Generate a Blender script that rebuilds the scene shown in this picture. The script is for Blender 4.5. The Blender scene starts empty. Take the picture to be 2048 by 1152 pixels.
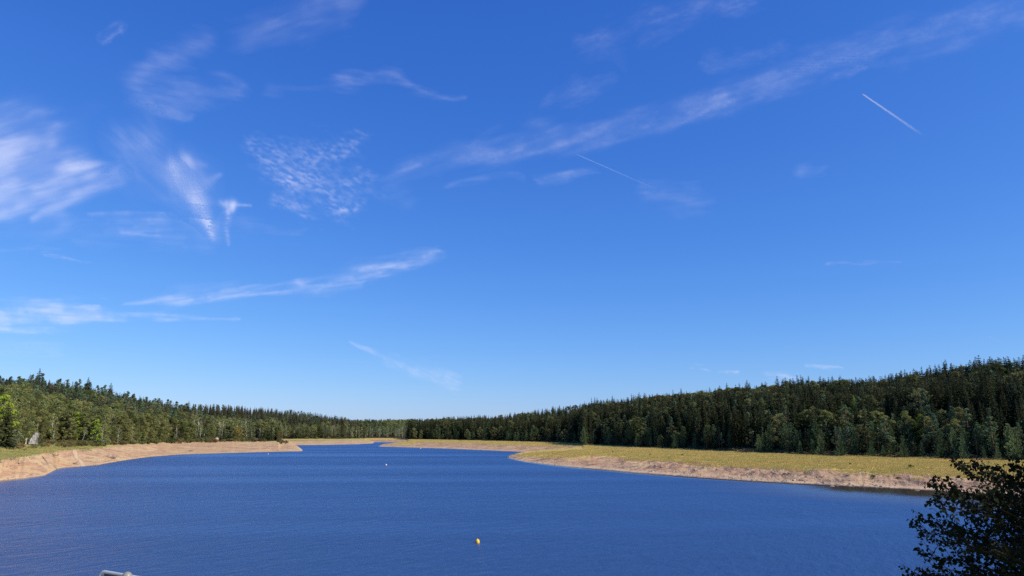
import bpy, math, random
import numpy as np
from mathutils import Vector, Matrix
R = math.radians
random.seed(7); rng = np.random.default_rng(7)
scene = bpy.context.scene
COL = scene.collection

# ------------------------------------------------------------------ camera, sky, sun, exposure
W0, H0, F0 = 2048.0, 1152.0, 1490.0          # size and focal length of the photograph, in its pixels
HOR = 862.0                                   # eye level in the photograph
PITCH = math.atan((HOR - H0/2)/F0)
EYE = 13.0                                    # metres above the lake
SUN_AZ, SUN_EL = 112.0, 39.0                  # clockwise from the view direction
cam_d = bpy.data.cameras.new("camera"); cam = bpy.data.objects.new("camera", cam_d); COL.objects.link(cam)
cam_d.sensor_width = 36; cam_d.lens = F0/W0*36; cam_d.clip_start = 0.05; cam_d.clip_end = 400000
cam.location = (0, 0, EYE); cam.rotation_euler = (R(90)+PITCH, 0, 0)
scene.camera = cam
scene.view_settings.view_transform = 'Standard'; scene.view_settings.look = 'None'
scene.view_settings.gamma = 1; scene.view_settings.use_curve_mapping = False
scene.view_settings.exposure = 0.35
scene.cycles.max_bounces = 5; scene.cycles.transparent_max_bounces = 12
scene.cycles.diffuse_bounces = 2; scene.cycles.glossy_bounces = 2; scene.cycles.transmission_bounces = 2
scene.cycles.use_denoising = False

world = bpy.data.worlds.new("World"); scene.world = world; world.use_nodes = True
nt = world.node_tree; nt.nodes.clear()
wo = nt.nodes.new('ShaderNodeOutputWorld'); bg = nt.nodes.new('ShaderNodeBackground')
sky = nt.nodes.new('ShaderNodeTexSky'); sky.sky_type = 'NISHITA'; sky.sun_disc = False
sky.sun_elevation = R(SUN_EL); sky.sun_rotation = R(SUN_AZ); sky.altitude = 600
sky.air_density = 1.0; sky.dust_density = 0.4; sky.ozone_density = 2.0
sep = nt.nodes.new('ShaderNodeSeparateColor'); com = nt.nodes.new('ShaderNodeCombineColor')
nt.links.new(sky.outputs[0], sep.inputs[0])
for i, (g, m) in enumerate(((1.28, 0.50), (0.97, 0.695), (0.60, 1.18))):   # deepens the blue of the sky the way the phone shows it
    p = nt.nodes.new('ShaderNodeMath'); p.operation = 'POWER'; p.inputs[1].default_value = g
    d = nt.nodes.new('ShaderNodeMath'); d.operation = 'MULTIPLY'; d.inputs[1].default_value = 1/6.0
    k = nt.nodes.new('ShaderNodeMath'); k.operation = 'MULTIPLY'; k.inputs[1].default_value = m*6.0
    nt.links.new(sep.outputs[i], d.inputs[0]); nt.links.new(d.outputs[0], p.inputs[0]); nt.links.new(p.outputs[0], k.inputs[0])
    nt.links.new(k.outputs[0], com.inputs[i])
nt.links.new(com.outputs[0], bg.inputs[0]); bg.inputs[1].default_value = 0.1
nt.links.new(bg.outputs[0], wo.inputs[0])

sl = bpy.data.lights.new("sun", 'SUN'); sl.energy = 4.4; sl.angle = R(0.5); sl.color = (1.0, 0.93, 0.82)
so = bpy.data.objects.new("sun", sl); COL.objects.link(so)
sd = Vector((math.sin(R(SUN_AZ))*math.cos(R(SUN_EL)), math.cos(R(SUN_AZ))*math.cos(R(SUN_EL)), math.sin(R(SUN_EL))))
so.rotation_euler = sd.to_track_quat('Z', 'Y').to_euler(); so.location = (0, 0, 80)

# ------------------------------------------------------------------ helpers
def ray(px, py):
    """direction through a point of the photograph"""
    x = (px - W0/2)/F0; y = (H0/2 - py)/F0
    c, s = math.cos(PITCH), math.sin(PITCH)
    return Vector((x, c - y*s, s + y*c)).normalized()
def az_of(px, py=890.0):
    d = ray(px, py); return math.atan2(d.x, d.y)
def dist_at(px, py, z):
    d = ray(px, py); t = (z - EYE)/d.z
    return math.hypot(d.x, d.y)*t
def hvec(px, py):
    d = ray(px, py); return d.z/math.hypot(d.x, d.y)

def mesh_np(name, verts, faces, mat=None, attrs=None, smooth=False):
    """verts (n,3); faces: list of arrays with equal row lengths"""
    me = bpy.data.meshes.new(name)
    verts = np.asarray(verts, dtype=np.float32)
    fl = [np.asarray(f, dtype=np.int32) for f in (faces if isinstance(faces, list) else [faces]) if len(f)]
    me.vertices.add(len(verts)); me.vertices.foreach_set('co', verts.ravel())
    if fl:
        loops = np.concatenate([f.ravel() for f in fl]); tot = np.concatenate([np.full(len(f), f.shape[1], dtype=np.int32) for f in fl])
        start = np.concatenate([[0], np.cumsum(tot)[:-1]]).astype(np.int32)
        me.loops.add(len(loops)); me.loops.foreach_set('vertex_index', loops)
        me.polygons.add(len(tot)); me.polygons.foreach_set('loop_start', start)
        if smooth: me.polygons.foreach_set('use_smooth', np.ones(len(tot), dtype=bool))
    me.update(calc_edges=True)
    if attrs:
        for k, v in attrs.items():
            v = np.asarray(v, dtype=np.float32)
            if v.ndim == 2:
                a = me.attributes.new(k, 'FLOAT_VECTOR', 'POINT'); a.data.foreach_set('vector', v.ravel())
            else:
                a = me.attributes.new(k, 'FLOAT', 'POINT'); a.data.foreach_set('value', v)
    if mat: me.materials.append(mat)
    return me
def link(name, me, parent=None, loc=None):
    o = bpy.data.objects.new(name, me); COL.objects.link(o)
    if parent: o.parent = parent
    if loc is not None: o.location = loc
    return o
def tag(o, label=None, cat=None, group=None, kind=None):
    if label: o["label"] = label
    if cat: o["category"] = cat
    if group: o["group"] = group
    if kind: o["kind"] = kind
    return o
def empty(name, loc, rz=0):
    o = bpy.data.objects.new(name, None); COL.objects.link(o); o.location = loc; o.rotation_euler = (0, 0, rz); o.empty_display_size = 0.5
    return o

class MB:
    def __init__(s): s.v = []; s.q = []; s.t = []; s.a = []; s.n = 0
    def add(s, v, q=None, t=None, a=0.0):
        v = np.asarray(v, dtype=np.float32)
        if q is not None and len(q): s.q.append(np.asarray(q, dtype=np.int32)+s.n)
        if t is not None and len(t): s.t.append(np.asarray(t, dtype=np.int32)+s.n)
        s.v.append(v); s.a.append(np.broadcast_to(np.asarray(a, dtype=np.float32), (len(v),))); s.n += len(v)
    def tube(s, pts, rad, n=6, cap=True, a=0.0):
        pts = [Vector(p) for p in pts]; m = len(pts)
        if not hasattr(rad, '__len__'): rad = [rad]*m
        vs = []; up = None
        for i, p in enumerate(pts):
            t = (pts[min(i+1, m-1)] - pts[max(i-1, 0)])
            t = t.normalized() if t.length > 1e-9 else Vector((0, 0, 1))
            if up is None:
                up = Vector((0, 0, 1)) if abs(t.z) < .9 else Vector((1, 0, 0))
            x = t.cross(up).normalized(); y = x.cross(t).normalized(); up = y
            for k in range(n):
                an = 2*math.pi*k/n
                vs.append(p + x*math.cos(an)*rad[i] + y*math.sin(an)*rad[i])
        q = [(i*n+k, i*n+(k+1) % n, (i+1)*n+(k+1) % n, (i+1)*n+k) for i in range(m-1) for k in range(n)]
        t_ = []
        if cap:
            vs += [pts[0], pts[-1]]; b0 = m*n
            t_ = [(b0, (k+1) % n, k) for k in range(n)] + [(b0+1, (m-1)*n+k, (m-1)*n+(k+1) % n) for k in range(n)]
        s.add([tuple(v) for v in vs], q, t_, a)
    def lathe(s, prof, n=16, org=(0, 0, 0), a=0.0):
        m = len(prof)
        vs = [(org[0]+r*math.cos(2*math.pi*k/n), org[1]+r*math.sin(2*math.pi*k/n), org[2]+z) for r, z in prof for k in range(n)]
        q = [(i*n+k, i*n+(k+1) % n, (i+1)*n+(k+1) % n, (i+1)*n+k) for i in range(m-1) for k in range(n)]
        s.add(vs, q, None, a)
    def box(s, c, size, rot=0.0, a=0.0, jit=0.0):
        vs = []
        for dx in (-.5, .5):
            for dy in (-.5, .5):
                for dz in (-.5, .5):
                    x = dx*size[0]+random.uniform(-jit, jit); y = dy*size[1]+random.uniform(-jit, jit); z = dz*size[2]+random.uniform(-jit, jit)
                    vs.append((c[0]+x*math.cos(rot)-y*math.sin(rot), c[1]+x*math.sin(rot)+y*math.cos(rot), c[2]+z))
        s.add(vs, [(0, 1, 3, 2), (4, 6, 7, 5), (0, 4, 5, 1), (2, 3, 7, 6), (0, 2, 6, 4), (1, 5, 7, 3)], None, a)
    def cards(s, c, u, v, a=None):
        """rhombic leaf clumps: centres c, half axes u, v (n,3)"""
        n = len(c)
        V = np.stack([c-u, c-v, c+u, c+v], axis=1).reshape(-1, 3)
        Q = np.arange(4*n).reshape(n, 4)
        s.add(V, Q, None, np.repeat(rng.random(n) if a is None else a, 4))
    def build(s, name, mat, smooth=False):
        q = [np.concatenate(s.q)] if s.q else []
        t = [np.concatenate(s.t)] if s.t else []
        return mesh_np(name, np.concatenate(s.v), q+t, mat, {'tint': np.concatenate(s.a)}, smooth)

def vnoise(x, y, seed=0):
    xi = np.floor(x).astype(np.int64); yi = np.floor(y).astype(np.int64); fx = x-xi; fy = y-yi
    def h(a, b):
        n = (a*374761393 + b*668265263 + seed*1442695041) & 0xffffffff
        n = ((n ^ (n >> 13))*1274126177) & 0xffffffff
        n = (n ^ (n >> 16)) & 0xffff
        return n/65535.0
    sx = fx*fx*(3-2*fx); sy = fy*fy*(3-2*fy)
    return (h(xi, yi)*(1-sx)+h(xi+1, yi)*sx)*(1-sy) + (h(xi, yi+1)*(1-sx)+h(xi+1, yi+1)*sx)*sy
def fbm(x, y, o=4, seed=0):
    x = np.asarray(x, dtype=float); y = np.asarray(y, dtype=float); t = 0; a = 1; w = 0
    for i in range(o):
        t = t + a*vnoise(x, y, seed+i*17); w += a; a *= .5; x = x*2.03+11.3; y = y*2.03+5.7
    return t/w
def sstep(a, b, x):
    t = np.clip((x-a)/(b-a), 0, 1); return t*t*(3-2*t)

class NB:
    """small node-graph helper"""
    def __init__(s, name, disp=False):
        s.m = bpy.data.materials.new(name); s.m.use_nodes = True; s.t = s.m.node_tree; s.t.nodes.clear()
        s.out = s.n('ShaderNodeOutputMaterial')
    def n(s, ty, **kw):
        nd = s.t.nodes.new(ty)
        for k, v in kw.items(): setattr(nd, k, v)
        return nd
    def l(s, a, b): s.t.links.new(a, b)
    def val(s, i, v):
        if hasattr(v, 'is_output') or isinstance(v, bpy.types.NodeSocket): s.l(v, i)
        else: i.default_value = v
    def math(s, op, a, b=0.0, clamp=False):
        nd = s.n('ShaderNodeMath', operation=op, use_clamp=clamp); s.val(nd.inputs[0], a); s.val(nd.inputs[1], b); return nd.outputs[0]
    def mix(s, f, a, b, bt='MIX'):
        nd = s.n('ShaderNodeMix', data_type='RGBA', blend_type=bt); s.val(nd.inputs[0], f); s.val(nd.inputs[6], a if not isinstance(a, tuple) else (*a, 1)); s.val(nd.inputs[7], b if not isinstance(b, tuple) else (*b, 1)); return nd.outputs[2]
    def attr(s, name, out='Fac'):
        return s.n('ShaderNodeAttribute', attribute_name=name).outputs[out]
    def noise(s, vec, scale, detail=4, rough=.55, dist=0, out=0):
        nd = s.n('ShaderNodeTexNoise'); s.l(vec, nd.inputs['Vector']); nd.inputs['Scale'].default_value = scale; nd.inputs['Detail'].default_value = detail
        nd.inputs['Roughness'].default_value = rough; nd.inputs['Distortion'].default_value = dist; return nd.outputs[out]
    def mapping(s, vec, sc=(1, 1, 1), rot=(0, 0, 0)):
        nd = s.n('ShaderNodeMapping', vector_type='TEXTURE'); s.l(vec, nd.inputs[0]); nd.inputs['Scale'].default_value = tuple(1/v for v in sc); nd.inputs['Rotation'].default_value = rot; return nd.outputs[0]
    def ramp(s, f, stops):
        nd = s.n('ShaderNodeMapRange'); nd.clamp = True; s.l(f, nd.inputs[0]); nd.inputs[1].default_value = stops[0]; nd.inputs[2].default_value = stops[1]; return nd.outputs[0]
    def bsdf(s, color, rough=.8, spec=.2, metal=0.0, normal=None):
        b = s.n('ShaderNodeBsdfPrincipled'); s.val(b.inputs['Base Color'], color if not isinstance(color, tuple) else (*color, 1))
        s.val(b.inputs['Roughness'], rough); b.inputs['Specular IOR Level'].default_value = spec; b.inputs['Metallic'].default_value = metal
        if normal: s.l(normal, b.inputs['Normal'])
        return b.outputs[0]
    def bump(s, h, strength, dist):
        b = s.n('ShaderNodeBump'); s.l(h, b.inputs['Height']); b.inputs['Strength'].default_value = strength; b.inputs['Distance'].default_value = dist; return b.outputs[0]
    def done(s, sh):
        s.l(sh, s.out.inputs[0]); return s.m

WAVE, TILT = .245, .255
# ------------------------------------------------------------------ terrain: land masses by bearing
# each row: x in the photograph, then the keys (distance, height) from the lake edge outwards
def keys(x, shore, gr, base, crest, back=None):
    """shore y; grass line (y,z); tree line (y,z); crest: (tree-top y, tree height, distance)"""
    ks = [(dist_at(x, shore, 0)-45, -4.0), (dist_at(x, shore, 0), -0.02)]
    ks.append((dist_at(x, gr[0], gr[1]), gr[1])); ks.append((dist_at(x, base[0], base[1]), base[1]))
    if crest:
        zt = EYE + hvec(x, crest[0])*crest[2] - crest[1]
        ks.append((crest[2], zt)); ks.append((crest[2]*1.35, zt-2)); ks.append((crest[2]*1.6+250, max(2.0, zt-14)))
    else:
        rb = dist_at(x, back, 0)
        ks.append((rb-3, 0.45)); ks.append((rb, -0.02)); ks.append((rb+30, -4.0))
    return x, ks
def spit(x, front, z, back):
    """a low tongue of land with water before and behind"""
    a, b = dist_at(x, front, 0), dist_at(x, back, 0); d = b-a
    return x, [(a-45, -4.0), (a, -0.02), (a+d*.3, z*.8), (a+d*.6, z), (a+d*.85, z*.9), (b, -0.02), (b+30, -4.0)]
L1 = [keys(-500, 985, (935, 3.4), (905, 6.8), (735, 20, 560)),
      keys(-200, 975, (928, 4.0), (900, 6.8), (742, 20, 590)),
      keys(0, 962, (922, 4.8), (897, 6.8), (748, 20, 620)),
      keys(60, 956, (912, 5.2), (890, 6.8), (745, 20, 630)),
      keys(96, 951, (906, 5.2), (887, 6.8), (752, 20, 640)),
      keys(104, 946, (906, 5.2), (887, 6.8), (754, 20, 642)),
      keys(125, 936, (902, 5.1), (887, 6.6), (756, 20, 645)),
      keys(200, 930, (897, 4.8), (890, 5.8), (772, 20, 660)),
      keys(250, 921, (893, 4.7), (888, 5.5), (783, 20, 680)),
      keys(300, 914, (889.5, 4.5), (886, 5.2), (791, 20, 700)),
      keys(350, 910, (886.5, 4.3), (884, 5.0), (803, 20, 720)),
      keys(392, 908, (885.5, 4.3), (883, 5.0), (815, 19, 730)),
      keys(430, 907, (885, 4.3), (882.5, 5.0), (832, 17, 730)),
      keys(500, 905, (884.4, 4.3), (882, 4.9), (838, 17, 730)),
      keys(560, 903.5, (884.6, 4.2), (882, 4.9), (843, 15, 720))]
L1b = [spit(560, 903.5, 4.2, 882), spit(578, 903, 3.3, 887), spit(588, 902.8, 2.2, 890), spit(598, 902.5, 1.2, 896), spit(606, 902, .4, 900.5)]
L2 = [keys(350, 896, (884, 2.3), (878, 3.5), (812, 18, 1150)),
      keys(430, 895, (883.5, 2.3), (878, 3.5), (811, 18, 1150)),
      keys(500, 893, (883, 2.3), (878, 3.5), (816, 18, 1150)),
      keys(590, 890.3, (882.3, 2.3), (877.5, 3.5), (824, 18, 1150)),
      keys(650, 889.8, (881.5, 2.3), (877.5, 3.5), (831, 18, 1150)),
      keys(690, 889.0, (881, 2.3), (877.3, 3.5), (838, 18, 1140)),
      keys(715, 888.4, (880.8, 2.2), (877.0, 3.4), (848, 17, 1120)),
      keys(730, 887.7, (880.5, 2.1), (876.8, 3.3), (862, 14, 1100))]
L2b = [spit(730, 887.7, 2.1, 880), spit(740, 887.2, 1.2, 882.4), spit(748, 886.2, .4, 884.6)]
L3 = [keys(560, 884.6, (880, 1.8), (876, 2.8), (842, 20, 1800)),
      keys(700, 884.2, (880, 1.8), (876, 2.8), (839, 20, 1800)),
      keys(760, 884.2, (880, 1.8), (876, 2.8), (838, 20, 1800)),
      keys(860, 885.5, (880, 1.8), (876, 2.8), (838, 20, 1750)),
      keys(960, 886, (880, 1.8), (875.8, 2.8), (837, 20, 1700)),
      keys(1100, 886, (880, 1.8), (875.8, 2.8), (838, 20, 1700))]
R2b = [spit(758, 893.2, .4, 891.6), spit(772, 893.6, 1.0, 889.0), spit(795, 894.2, 1.5, 886.6), spit(830, 895.2, 1.8, 883)]
R2 = [keys(815, 894.8, (884, 1.6), (878.2, 2.7), (850, 14, 1100)),
      keys(850, 896, (884, 1.6), (878.5, 2.7), (846, 16, 1080)),
      keys(880, 897, (885, 1.6), (879, 2.7), (840, 18, 1050)),
      keys(930, 899, (886, 1.6), (880, 2.7), (836, 19, 1020)),
      keys(1000, 902, (889, 1.6), (881.5, 2.7), (831, 21, 980)),
      keys(1060, 905, (891, 1.6), (883, 2.7), (823, 21, 920)),
      keys(1100, 906, (892, 1.6), (884, 2.7), (817, 21, 870)),
      keys(1180, 909, (895, 1.6), (887, 2.7), (806, 22, 800)),
      keys(1300, 914, (900, 1.6), (890, 2.7), (790, 22, 760))]
R1b = [spit(1016, 916, .35, 912.5), spit(1030, 919.5, .9, 909), spit(1050, 924, 1.3, 906), spit(1090, 929, 1.7, 903), spit(1140, 935, 2.0, 899), spit(1180, 938, 2.1, 896)]
R1 = [keys(1165, 936.5, (911, 1.3), (890, 2.7), (812, 20, 720)),
      keys(1200, 940, (914, 1.3), (889.5, 2.7), (804, 22, 710)),
      keys(1250, 945, (916, 1.3), (892, 2.7), (797, 22, 670)),
      keys(1300, 949, (920, 1.3), (895, 2.7), (788, 22, 640)),
      keys(1400, 956, (928, 1.3), (899, 2.7), (777, 22, 600)),
      keys(1500, 963, (934, 1.3), (904, 2.7), (764, 23, 590)),
      keys(1600, 968, (940, 1.2), (908, 2.6), (758, 23, 565)),
      keys(1700, 973, (946, 1.2), (912, 2.6), (751, 24, 545)),
      keys(1800, 978, (950, 1.2), (914, 2.6), (747, 25, 525)),
      keys(1900, 984, (955, 1.2), (917, 2.6), (733, 26, 505)),
      keys(2000, 991, (958, 1.2), (919, 2.6), (719, 26, 490)),
      keys(2100, 1000, (962, 1.2), (922, 2.6), (716, 26, 480)),
      keys(2500, 1040, (980, 1.2), (940, 3.0), (700, 24, 430))]
DAM = [(R(-180), [(0, 11.2), (6.5, 11.2), (8, 11.0), (40, 9.5), (3000, 9.5)]), (R(-105), [(0, 11.2), (6.5, 11.2), (8, 11.0), (40, 9.5), (3000, 9.5)]),
       (R(-75), [(0, 11.2), (6.5, 11.2), (8, 10.7), (40, -5), (3000, -5)]), (R(62), [(0, 11.2), (6.5, 11.2), (8, 10.7), (40, -5), (3000, -5)]),
       (R(95), [(0, 11.2), (6.5, 11.2), (8, 11.0), (40, 9.5), (3000, 9.5)]), (R(180), [(0, 11.2), (6.5, 11.2), (8, 11.0), (40, 9.5), (3000, 9.5)])]
def cols(rows): return [(az_of(x), k) for x, k in rows]
MASSES = [('L1', cols(L1), (True, False)), ('L1b', cols(L1b), (False, False)), ('L2', cols(L2), (False, False)), ('L2b', cols(L2b), (False, False)),
          ('L3', cols(L3), (False, False)), ('R2b', cols(R2b), (False, False)), ('R2', cols(R2), (False, False)),
          ('R1b', cols(R1b), (False, False)), ('R1', cols(R1), (False, True)), ('DAM', DAM, (True, True))]
azs = np.concatenate([np.linspace(-180, -42, 90)[:-1], np.linspace(-42, 42, 980), np.linspace(42, 180, 90)[1:-1]])*math.pi/180
azs = np.append(azs, math.pi-1e-4)
rad = np.concatenate([[0, 2.0, 4, 6, 6.5, 7.2, 8, 10, 14, 20, 30, 45, 60, 80, 100, 120], np.geomspace(135, 3600, 520)])
NA, NR = len(azs), len(rad)
Z = np.full((NA, NR), -4.2); U = np.zeros((NA, NR)); MID = np.full((NA, NR), -1)
edge_n = fbm(np.degrees(azs)*9, azs*0, 4, 5)-.5
edge_f = fbm(np.degrees(azs)*2.2, azs*0+9, 4, 8)-.5
for mi, (nm, cl, (oa, ob)) in enumerate(MASSES):
    A = np.array([c[0] for c in cl])
    RK = np.array([[k[0] for k in c[1]] for c in cl]); ZK = np.array([[k[1] for k in c[1]] for c in cl])
    for i, a in enumerate(azs):
        if (a < A[0] and not oa) or (a > A[-1] and not ob): continue
        rk = np.array([np.interp(a, A, RK[:, j]) for j in range(RK.shape[1])])
        zk = np.array([np.interp(a, A, ZK[:, j]) for j in range(RK.shape[1])])
        if nm in ('L1', 'L2', 'R2', 'R1', 'L3'):
            d = rk[3]-rk[1]
            rk[2] += edge_n[i]*d*.08; rk[3] += (edge_f[i]*.12)*d; rk[1] += edge_n[i]*d*.02
            if abs(a) > R(58): continue_w = max(0, 1-(abs(a)-R(58))/R(30))
            else: continue_w = 1
            zk = np.where(zk > 0, zk*continue_w, zk)
        rk = np.maximum.accumulate(rk+np.arange(len(rk))*.01)
        z = np.interp(rad, rk, zk, left=-4.2, right=zk[-1] if nm != 'DAM' else -5)
        u = np.interp(rad, rk, np.arange(len(rk)))
        m = z > Z[i]
        Z[i][m] = z[m]; U[i][m] = u[m]; MID[i][m] = mi
X = np.sin(azs)[:, None]*rad[None]; Y = np.cos(azs)[:, None]*rad[None]
names = [m[0] for m in MASSES]
LANDF = np.isin(MID, [names.index(n) for n in ('L1', 'L2', 'L3', 'R2', 'R1')])
# a gentle unevenness everywhere, none right at the camera
amp = sstep(60, 140, rad)[None]*np.where(Z > -.5, 1, .3)
nz = (fbm(X/26, Y/26, 3, 3)-.5)*2.2*sstep(5, 9, Z) + (fbm(X/7, Y/7, 3, 4)-.5)*.60*sstep(.3, 1.6, Z) + (fbm(X/1.7, Y/1.7, 2, 6)-.5)*.22*sstep(.1, .8, Z)
ca_, sa_ = math.cos(R(72)), math.sin(R(72)); ru_ = X*ca_+Y*sa_; rv_ = -X*sa_+Y*ca_
gul = (np.abs(fbm(ru_/30, rv_/5.5, 4, 91)-.5)*2)**.7
nz = nz + np.isin(MID, [names.index(q_) for q_ in ('R1', 'R1b', 'R2', 'R2b')])*(gul-.35)*.9*sstep(.10, .6, Z)*(1-sstep(1.2, 1.9, Z))
Z = Z + nz*amp
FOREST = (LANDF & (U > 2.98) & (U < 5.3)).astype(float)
GRASS = np.where(LANDF, sstep(1.9, 2.1, U), 0)
for n_ in ('R2b', 'R1b', 'L2b'): GRASS = np.maximum(GRASS, np.where(MID == names.index(n_), sstep(.7, 1.5, Z), 0))
GRASS = np.where(MID == names.index('L1b'), sstep(5.6, 6.2, Z), GRASS)
GRASS = np.where(MID == names.index('L1'), GRASS*(1-.6*sstep(az_of(185), az_of(235), azs)[:, None]), GRASS)
GRASS = np.where(MID == names.index('DAM'), 1, GRASS)
RIGHT = (np.isin(MID, [names.index(n) for n in ('R2', 'R1', 'R1b', 'R2b', 'L3')])).astype(float)
idx = np.arange(NA*NR).reshape(NA, NR)
nx = np.roll(idx, -1, axis=0)
quads = np.stack([idx[:, :-1], idx[:, 1:], nx[:, 1:], nx[:, :-1]], axis=-1).reshape(-1, 4)

g = NB('ground'); geo = g.n('ShaderNodeNewGeometry'); P = geo.outputs['Position']; sx = g.n('ShaderNodeSeparateXYZ'); g.l(P, sx.inputs[0])
n1 = g.noise(P, .05, 5); n2 = g.noise(P, .55, 5, .65); n3 = g.noise(P, 2.2, 4, .7)
right = g.attr('right'); grass = g.attr('grass'); forest = g.attr('forest')
sandL = g.mix(g.ramp(n1, (.35, .65)), (.47, .285, .14), (.56, .40, .21))
sandR = g.mix(g.ramp(n1, (.35, .65)), (.40, .245, .125), (.49, .345, .195))
sand = g.mix(right, sandL, sandR)
band = g.noise(g.mapping(P, (1, 1, 9)), .12, 4, .6)                      # old water lines run level round the bank
sand = g.mix(g.math('MULTIPLY', g.ramp(band, (.50, .58)), .7), sand, (.37, .20, .12))
band2 = g.noise(g.mapping(P, (.4, .4, 22)), .16, 5, .7)
sand = g.mix(g.math('MULTIPLY', g.ramp(band2, (.54, .60)), .55), sand, (.30, .19, .13))
streak = g.noise(g.mapping(P, (.12, .9, 1), (0, 0, R(70))), .30, 5, .62, .6)      # slanting dark ridges of the right bank
sand = g.mix(g.math('MULTIPLY', g.math('MULTIPLY', g.ramp(streak, (.52, .60)), right), .75), sand, (.13, .085, .065))
sand = g.mix(g.math('MULTIPLY', g.ramp(n2, (.56, .72)), .55), sand, (.22, .13, .09))
sand = g.mix(g.math('MULTIPLY', g.ramp(n3, (.60, .75)), .6), sand, (.68, .54, .38))
pale = g.math('SUBTRACT', 1.0, g.ramp(sx.outputs[2], (.05, .32)))         # washed pale gravel line just above the water
sand = g.mix(g.math('MULTIPLY', pale, .55), sand, (.66, .50, .34))
wet = g.math('SUBTRACT', 1.0, g.ramp(g.math('ADD', sx.outputs[2], g.math('MULTIPLY', g.math('SUBTRACT', n2, .5), .2)), (.04, .10)))
sand = g.mix(g.math('MULTIPLY', wet, .8), sand, (.11, .07, .05))
gr1 = g.mix(g.ramp(n1, (.38, .62)), (.48, .34, .095), (.40, .32, .08))
grL = g.mix(g.ramp(n2, (.38, .62)), (.30, .30, .085), (.42, .36, .12))
gr1 = g.mix(right, grL, gr1)
gr1 = g.mix(g.math('MULTIPLY', g.ramp(g.noise(g.mapping(P, (.3, 1, 1), (0, 0, R(25))), .09, 4, .6), (.5, .62)), .7), gr1, (.50, .30, .09))
gr1 = g.mix(g.math('MULTIPLY', g.ramp(n2, (.52, .7)), .6), gr1, (.22, .22, .055))
gr1 = g.mix(g.math('MULTIPLY', g.ramp(n3, (.5, .75)), .35), gr1, (.55, .46, .20))
gmask = g.math('ADD', grass, g.math('MULTIPLY', g.math('SUBTRACT', n1, .5), 2.2))
gmask = g.math('ADD', gmask, g.math('MULTIPLY', g.math('SUBTRACT', n2, .5), 1.6))
gmask = g.ramp(gmask, (.40, .60))
c = g.mix(gmask, sand, gr1)
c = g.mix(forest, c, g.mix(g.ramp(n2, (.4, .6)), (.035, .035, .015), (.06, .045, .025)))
bh = g.math('ADD', n2, g.math('MULTIPLY', n3, .5))
gm = g.done(g.bsdf(c, .95, .1, normal=g.bump(bh, .55, .5)))
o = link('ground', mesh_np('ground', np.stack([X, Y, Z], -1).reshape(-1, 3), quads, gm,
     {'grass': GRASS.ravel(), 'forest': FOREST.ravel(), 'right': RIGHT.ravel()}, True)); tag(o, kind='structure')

def ground_at(x, y):
    a = np.arctan2(x, y); r = np.hypot(x, y)
    fi = np.interp(a, azs, np.arange(NA)); fj = np.interp(r, rad, np.arange(NR))
    i = np.clip(np.floor(fi).astype(int), 0, NA-2); j = np.clip(np.floor(fj).astype(int), 0, NR-2); ti = fi-i; tj = fj-j
    z = (Z[i, j]*(1-tj)+Z[i, j+1]*tj)*(1-ti)+(Z[i+1, j]*(1-tj)+Z[i+1, j+1]*tj)*ti
    ii = np.clip(np.round(fi).astype(int), 0, NA-1); jj = np.clip(np.round(fj).astype(int), 0, NR-1)
    return z, U[ii, jj], MID[ii, jj]
def gz(x, y): return float(ground_at(np.array([x]), np.array([y]))[0][0])
def polar(px, r, py=890): a = az_of(px, py); return math.sin(a)*r, math.cos(a)*r

# ------------------------------------------------------------------ water
w = NB('lake_water'); geo = w.n('ShaderNodeNewGeometry'); P = geo.outputs['Position']; calm = w.attr('calm')
wa = w.noise(w.mapping(P, (.42, 1.0, 1), (0, 0, R(60))), .95, 6, .68, .3)
wb = w.noise(w.mapping(P, (.38, 1.0, 1), (0, 0, R(56))), .30, 3, .55, .3)
wc = w.noise(w.mapping(P, (.10, 1.0, 1), (0, 0, R(4))), .020, 4, .6)               # broad calmer and rougher lanes of wind
hgt = w.math('ADD', wa, w.math('MULTIPLY', wb, 1.3))
lane = w.n('ShaderNodeMapRange'); w.l(wc, lane.inputs[0]); lane.inputs[1].default_value = .36; lane.inputs[2].default_value = .64; lane.inputs[3].default_value = .5; lane.inputs[4].default_value = 1.0
rough_ = w.math('MULTIPLY', lane.outputs[0], w.math('SUBTRACT', 1.0, w.math('MULTIPLY', calm, .92)))
bp = w.n('ShaderNodeBump'); w.l(hgt, bp.inputs['Height']); w.l(rough_, bp.inputs['Strength']); bp.inputs['Distance'].default_value = WAVE
# normals are leaned towards the camera, so the water mirrors higher sky, not banks
lean_ = w.n('ShaderNodeCombineXYZ'); w.l(w.math('MULTIPLY', rough_, -TILT), lean_.inputs[1]); ad_ = w.n('ShaderNodeVectorMath', operation='ADD'); w.l(bp.outputs[0], ad_.inputs[0]); w.l(lean_.outputs[0], ad_.inputs[1])
nm_ = w.n('ShaderNodeVectorMath', operation='NORMALIZE'); w.l(ad_.outputs[0], nm_.inputs[0])
b = w.n('ShaderNodeBsdfPrincipled'); b.inputs['Base Color'].default_value = (.010, .045, .15, 1); b.inputs['Roughness'].default_value = .06
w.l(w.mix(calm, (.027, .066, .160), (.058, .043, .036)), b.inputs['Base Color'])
b.inputs['IOR'].default_value = 1.333; w.l(nm_.outputs[0], b.inputs['Normal'])
wm = w.done(b.outputs[0])
from_shore = Z.copy()
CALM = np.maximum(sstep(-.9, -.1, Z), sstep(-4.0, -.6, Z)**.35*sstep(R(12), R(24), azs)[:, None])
wet_ = (Z < .35); fq = wet_.ravel()[quads].any(1); wq = quads[fq & (np.repeat(rad[None, :-1], NA, 0).ravel()[:len(quads)] < 2200)]
used = np.unique(wq); mp = np.zeros(NA*NR, int); mp[used] = np.arange(len(used))
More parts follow.
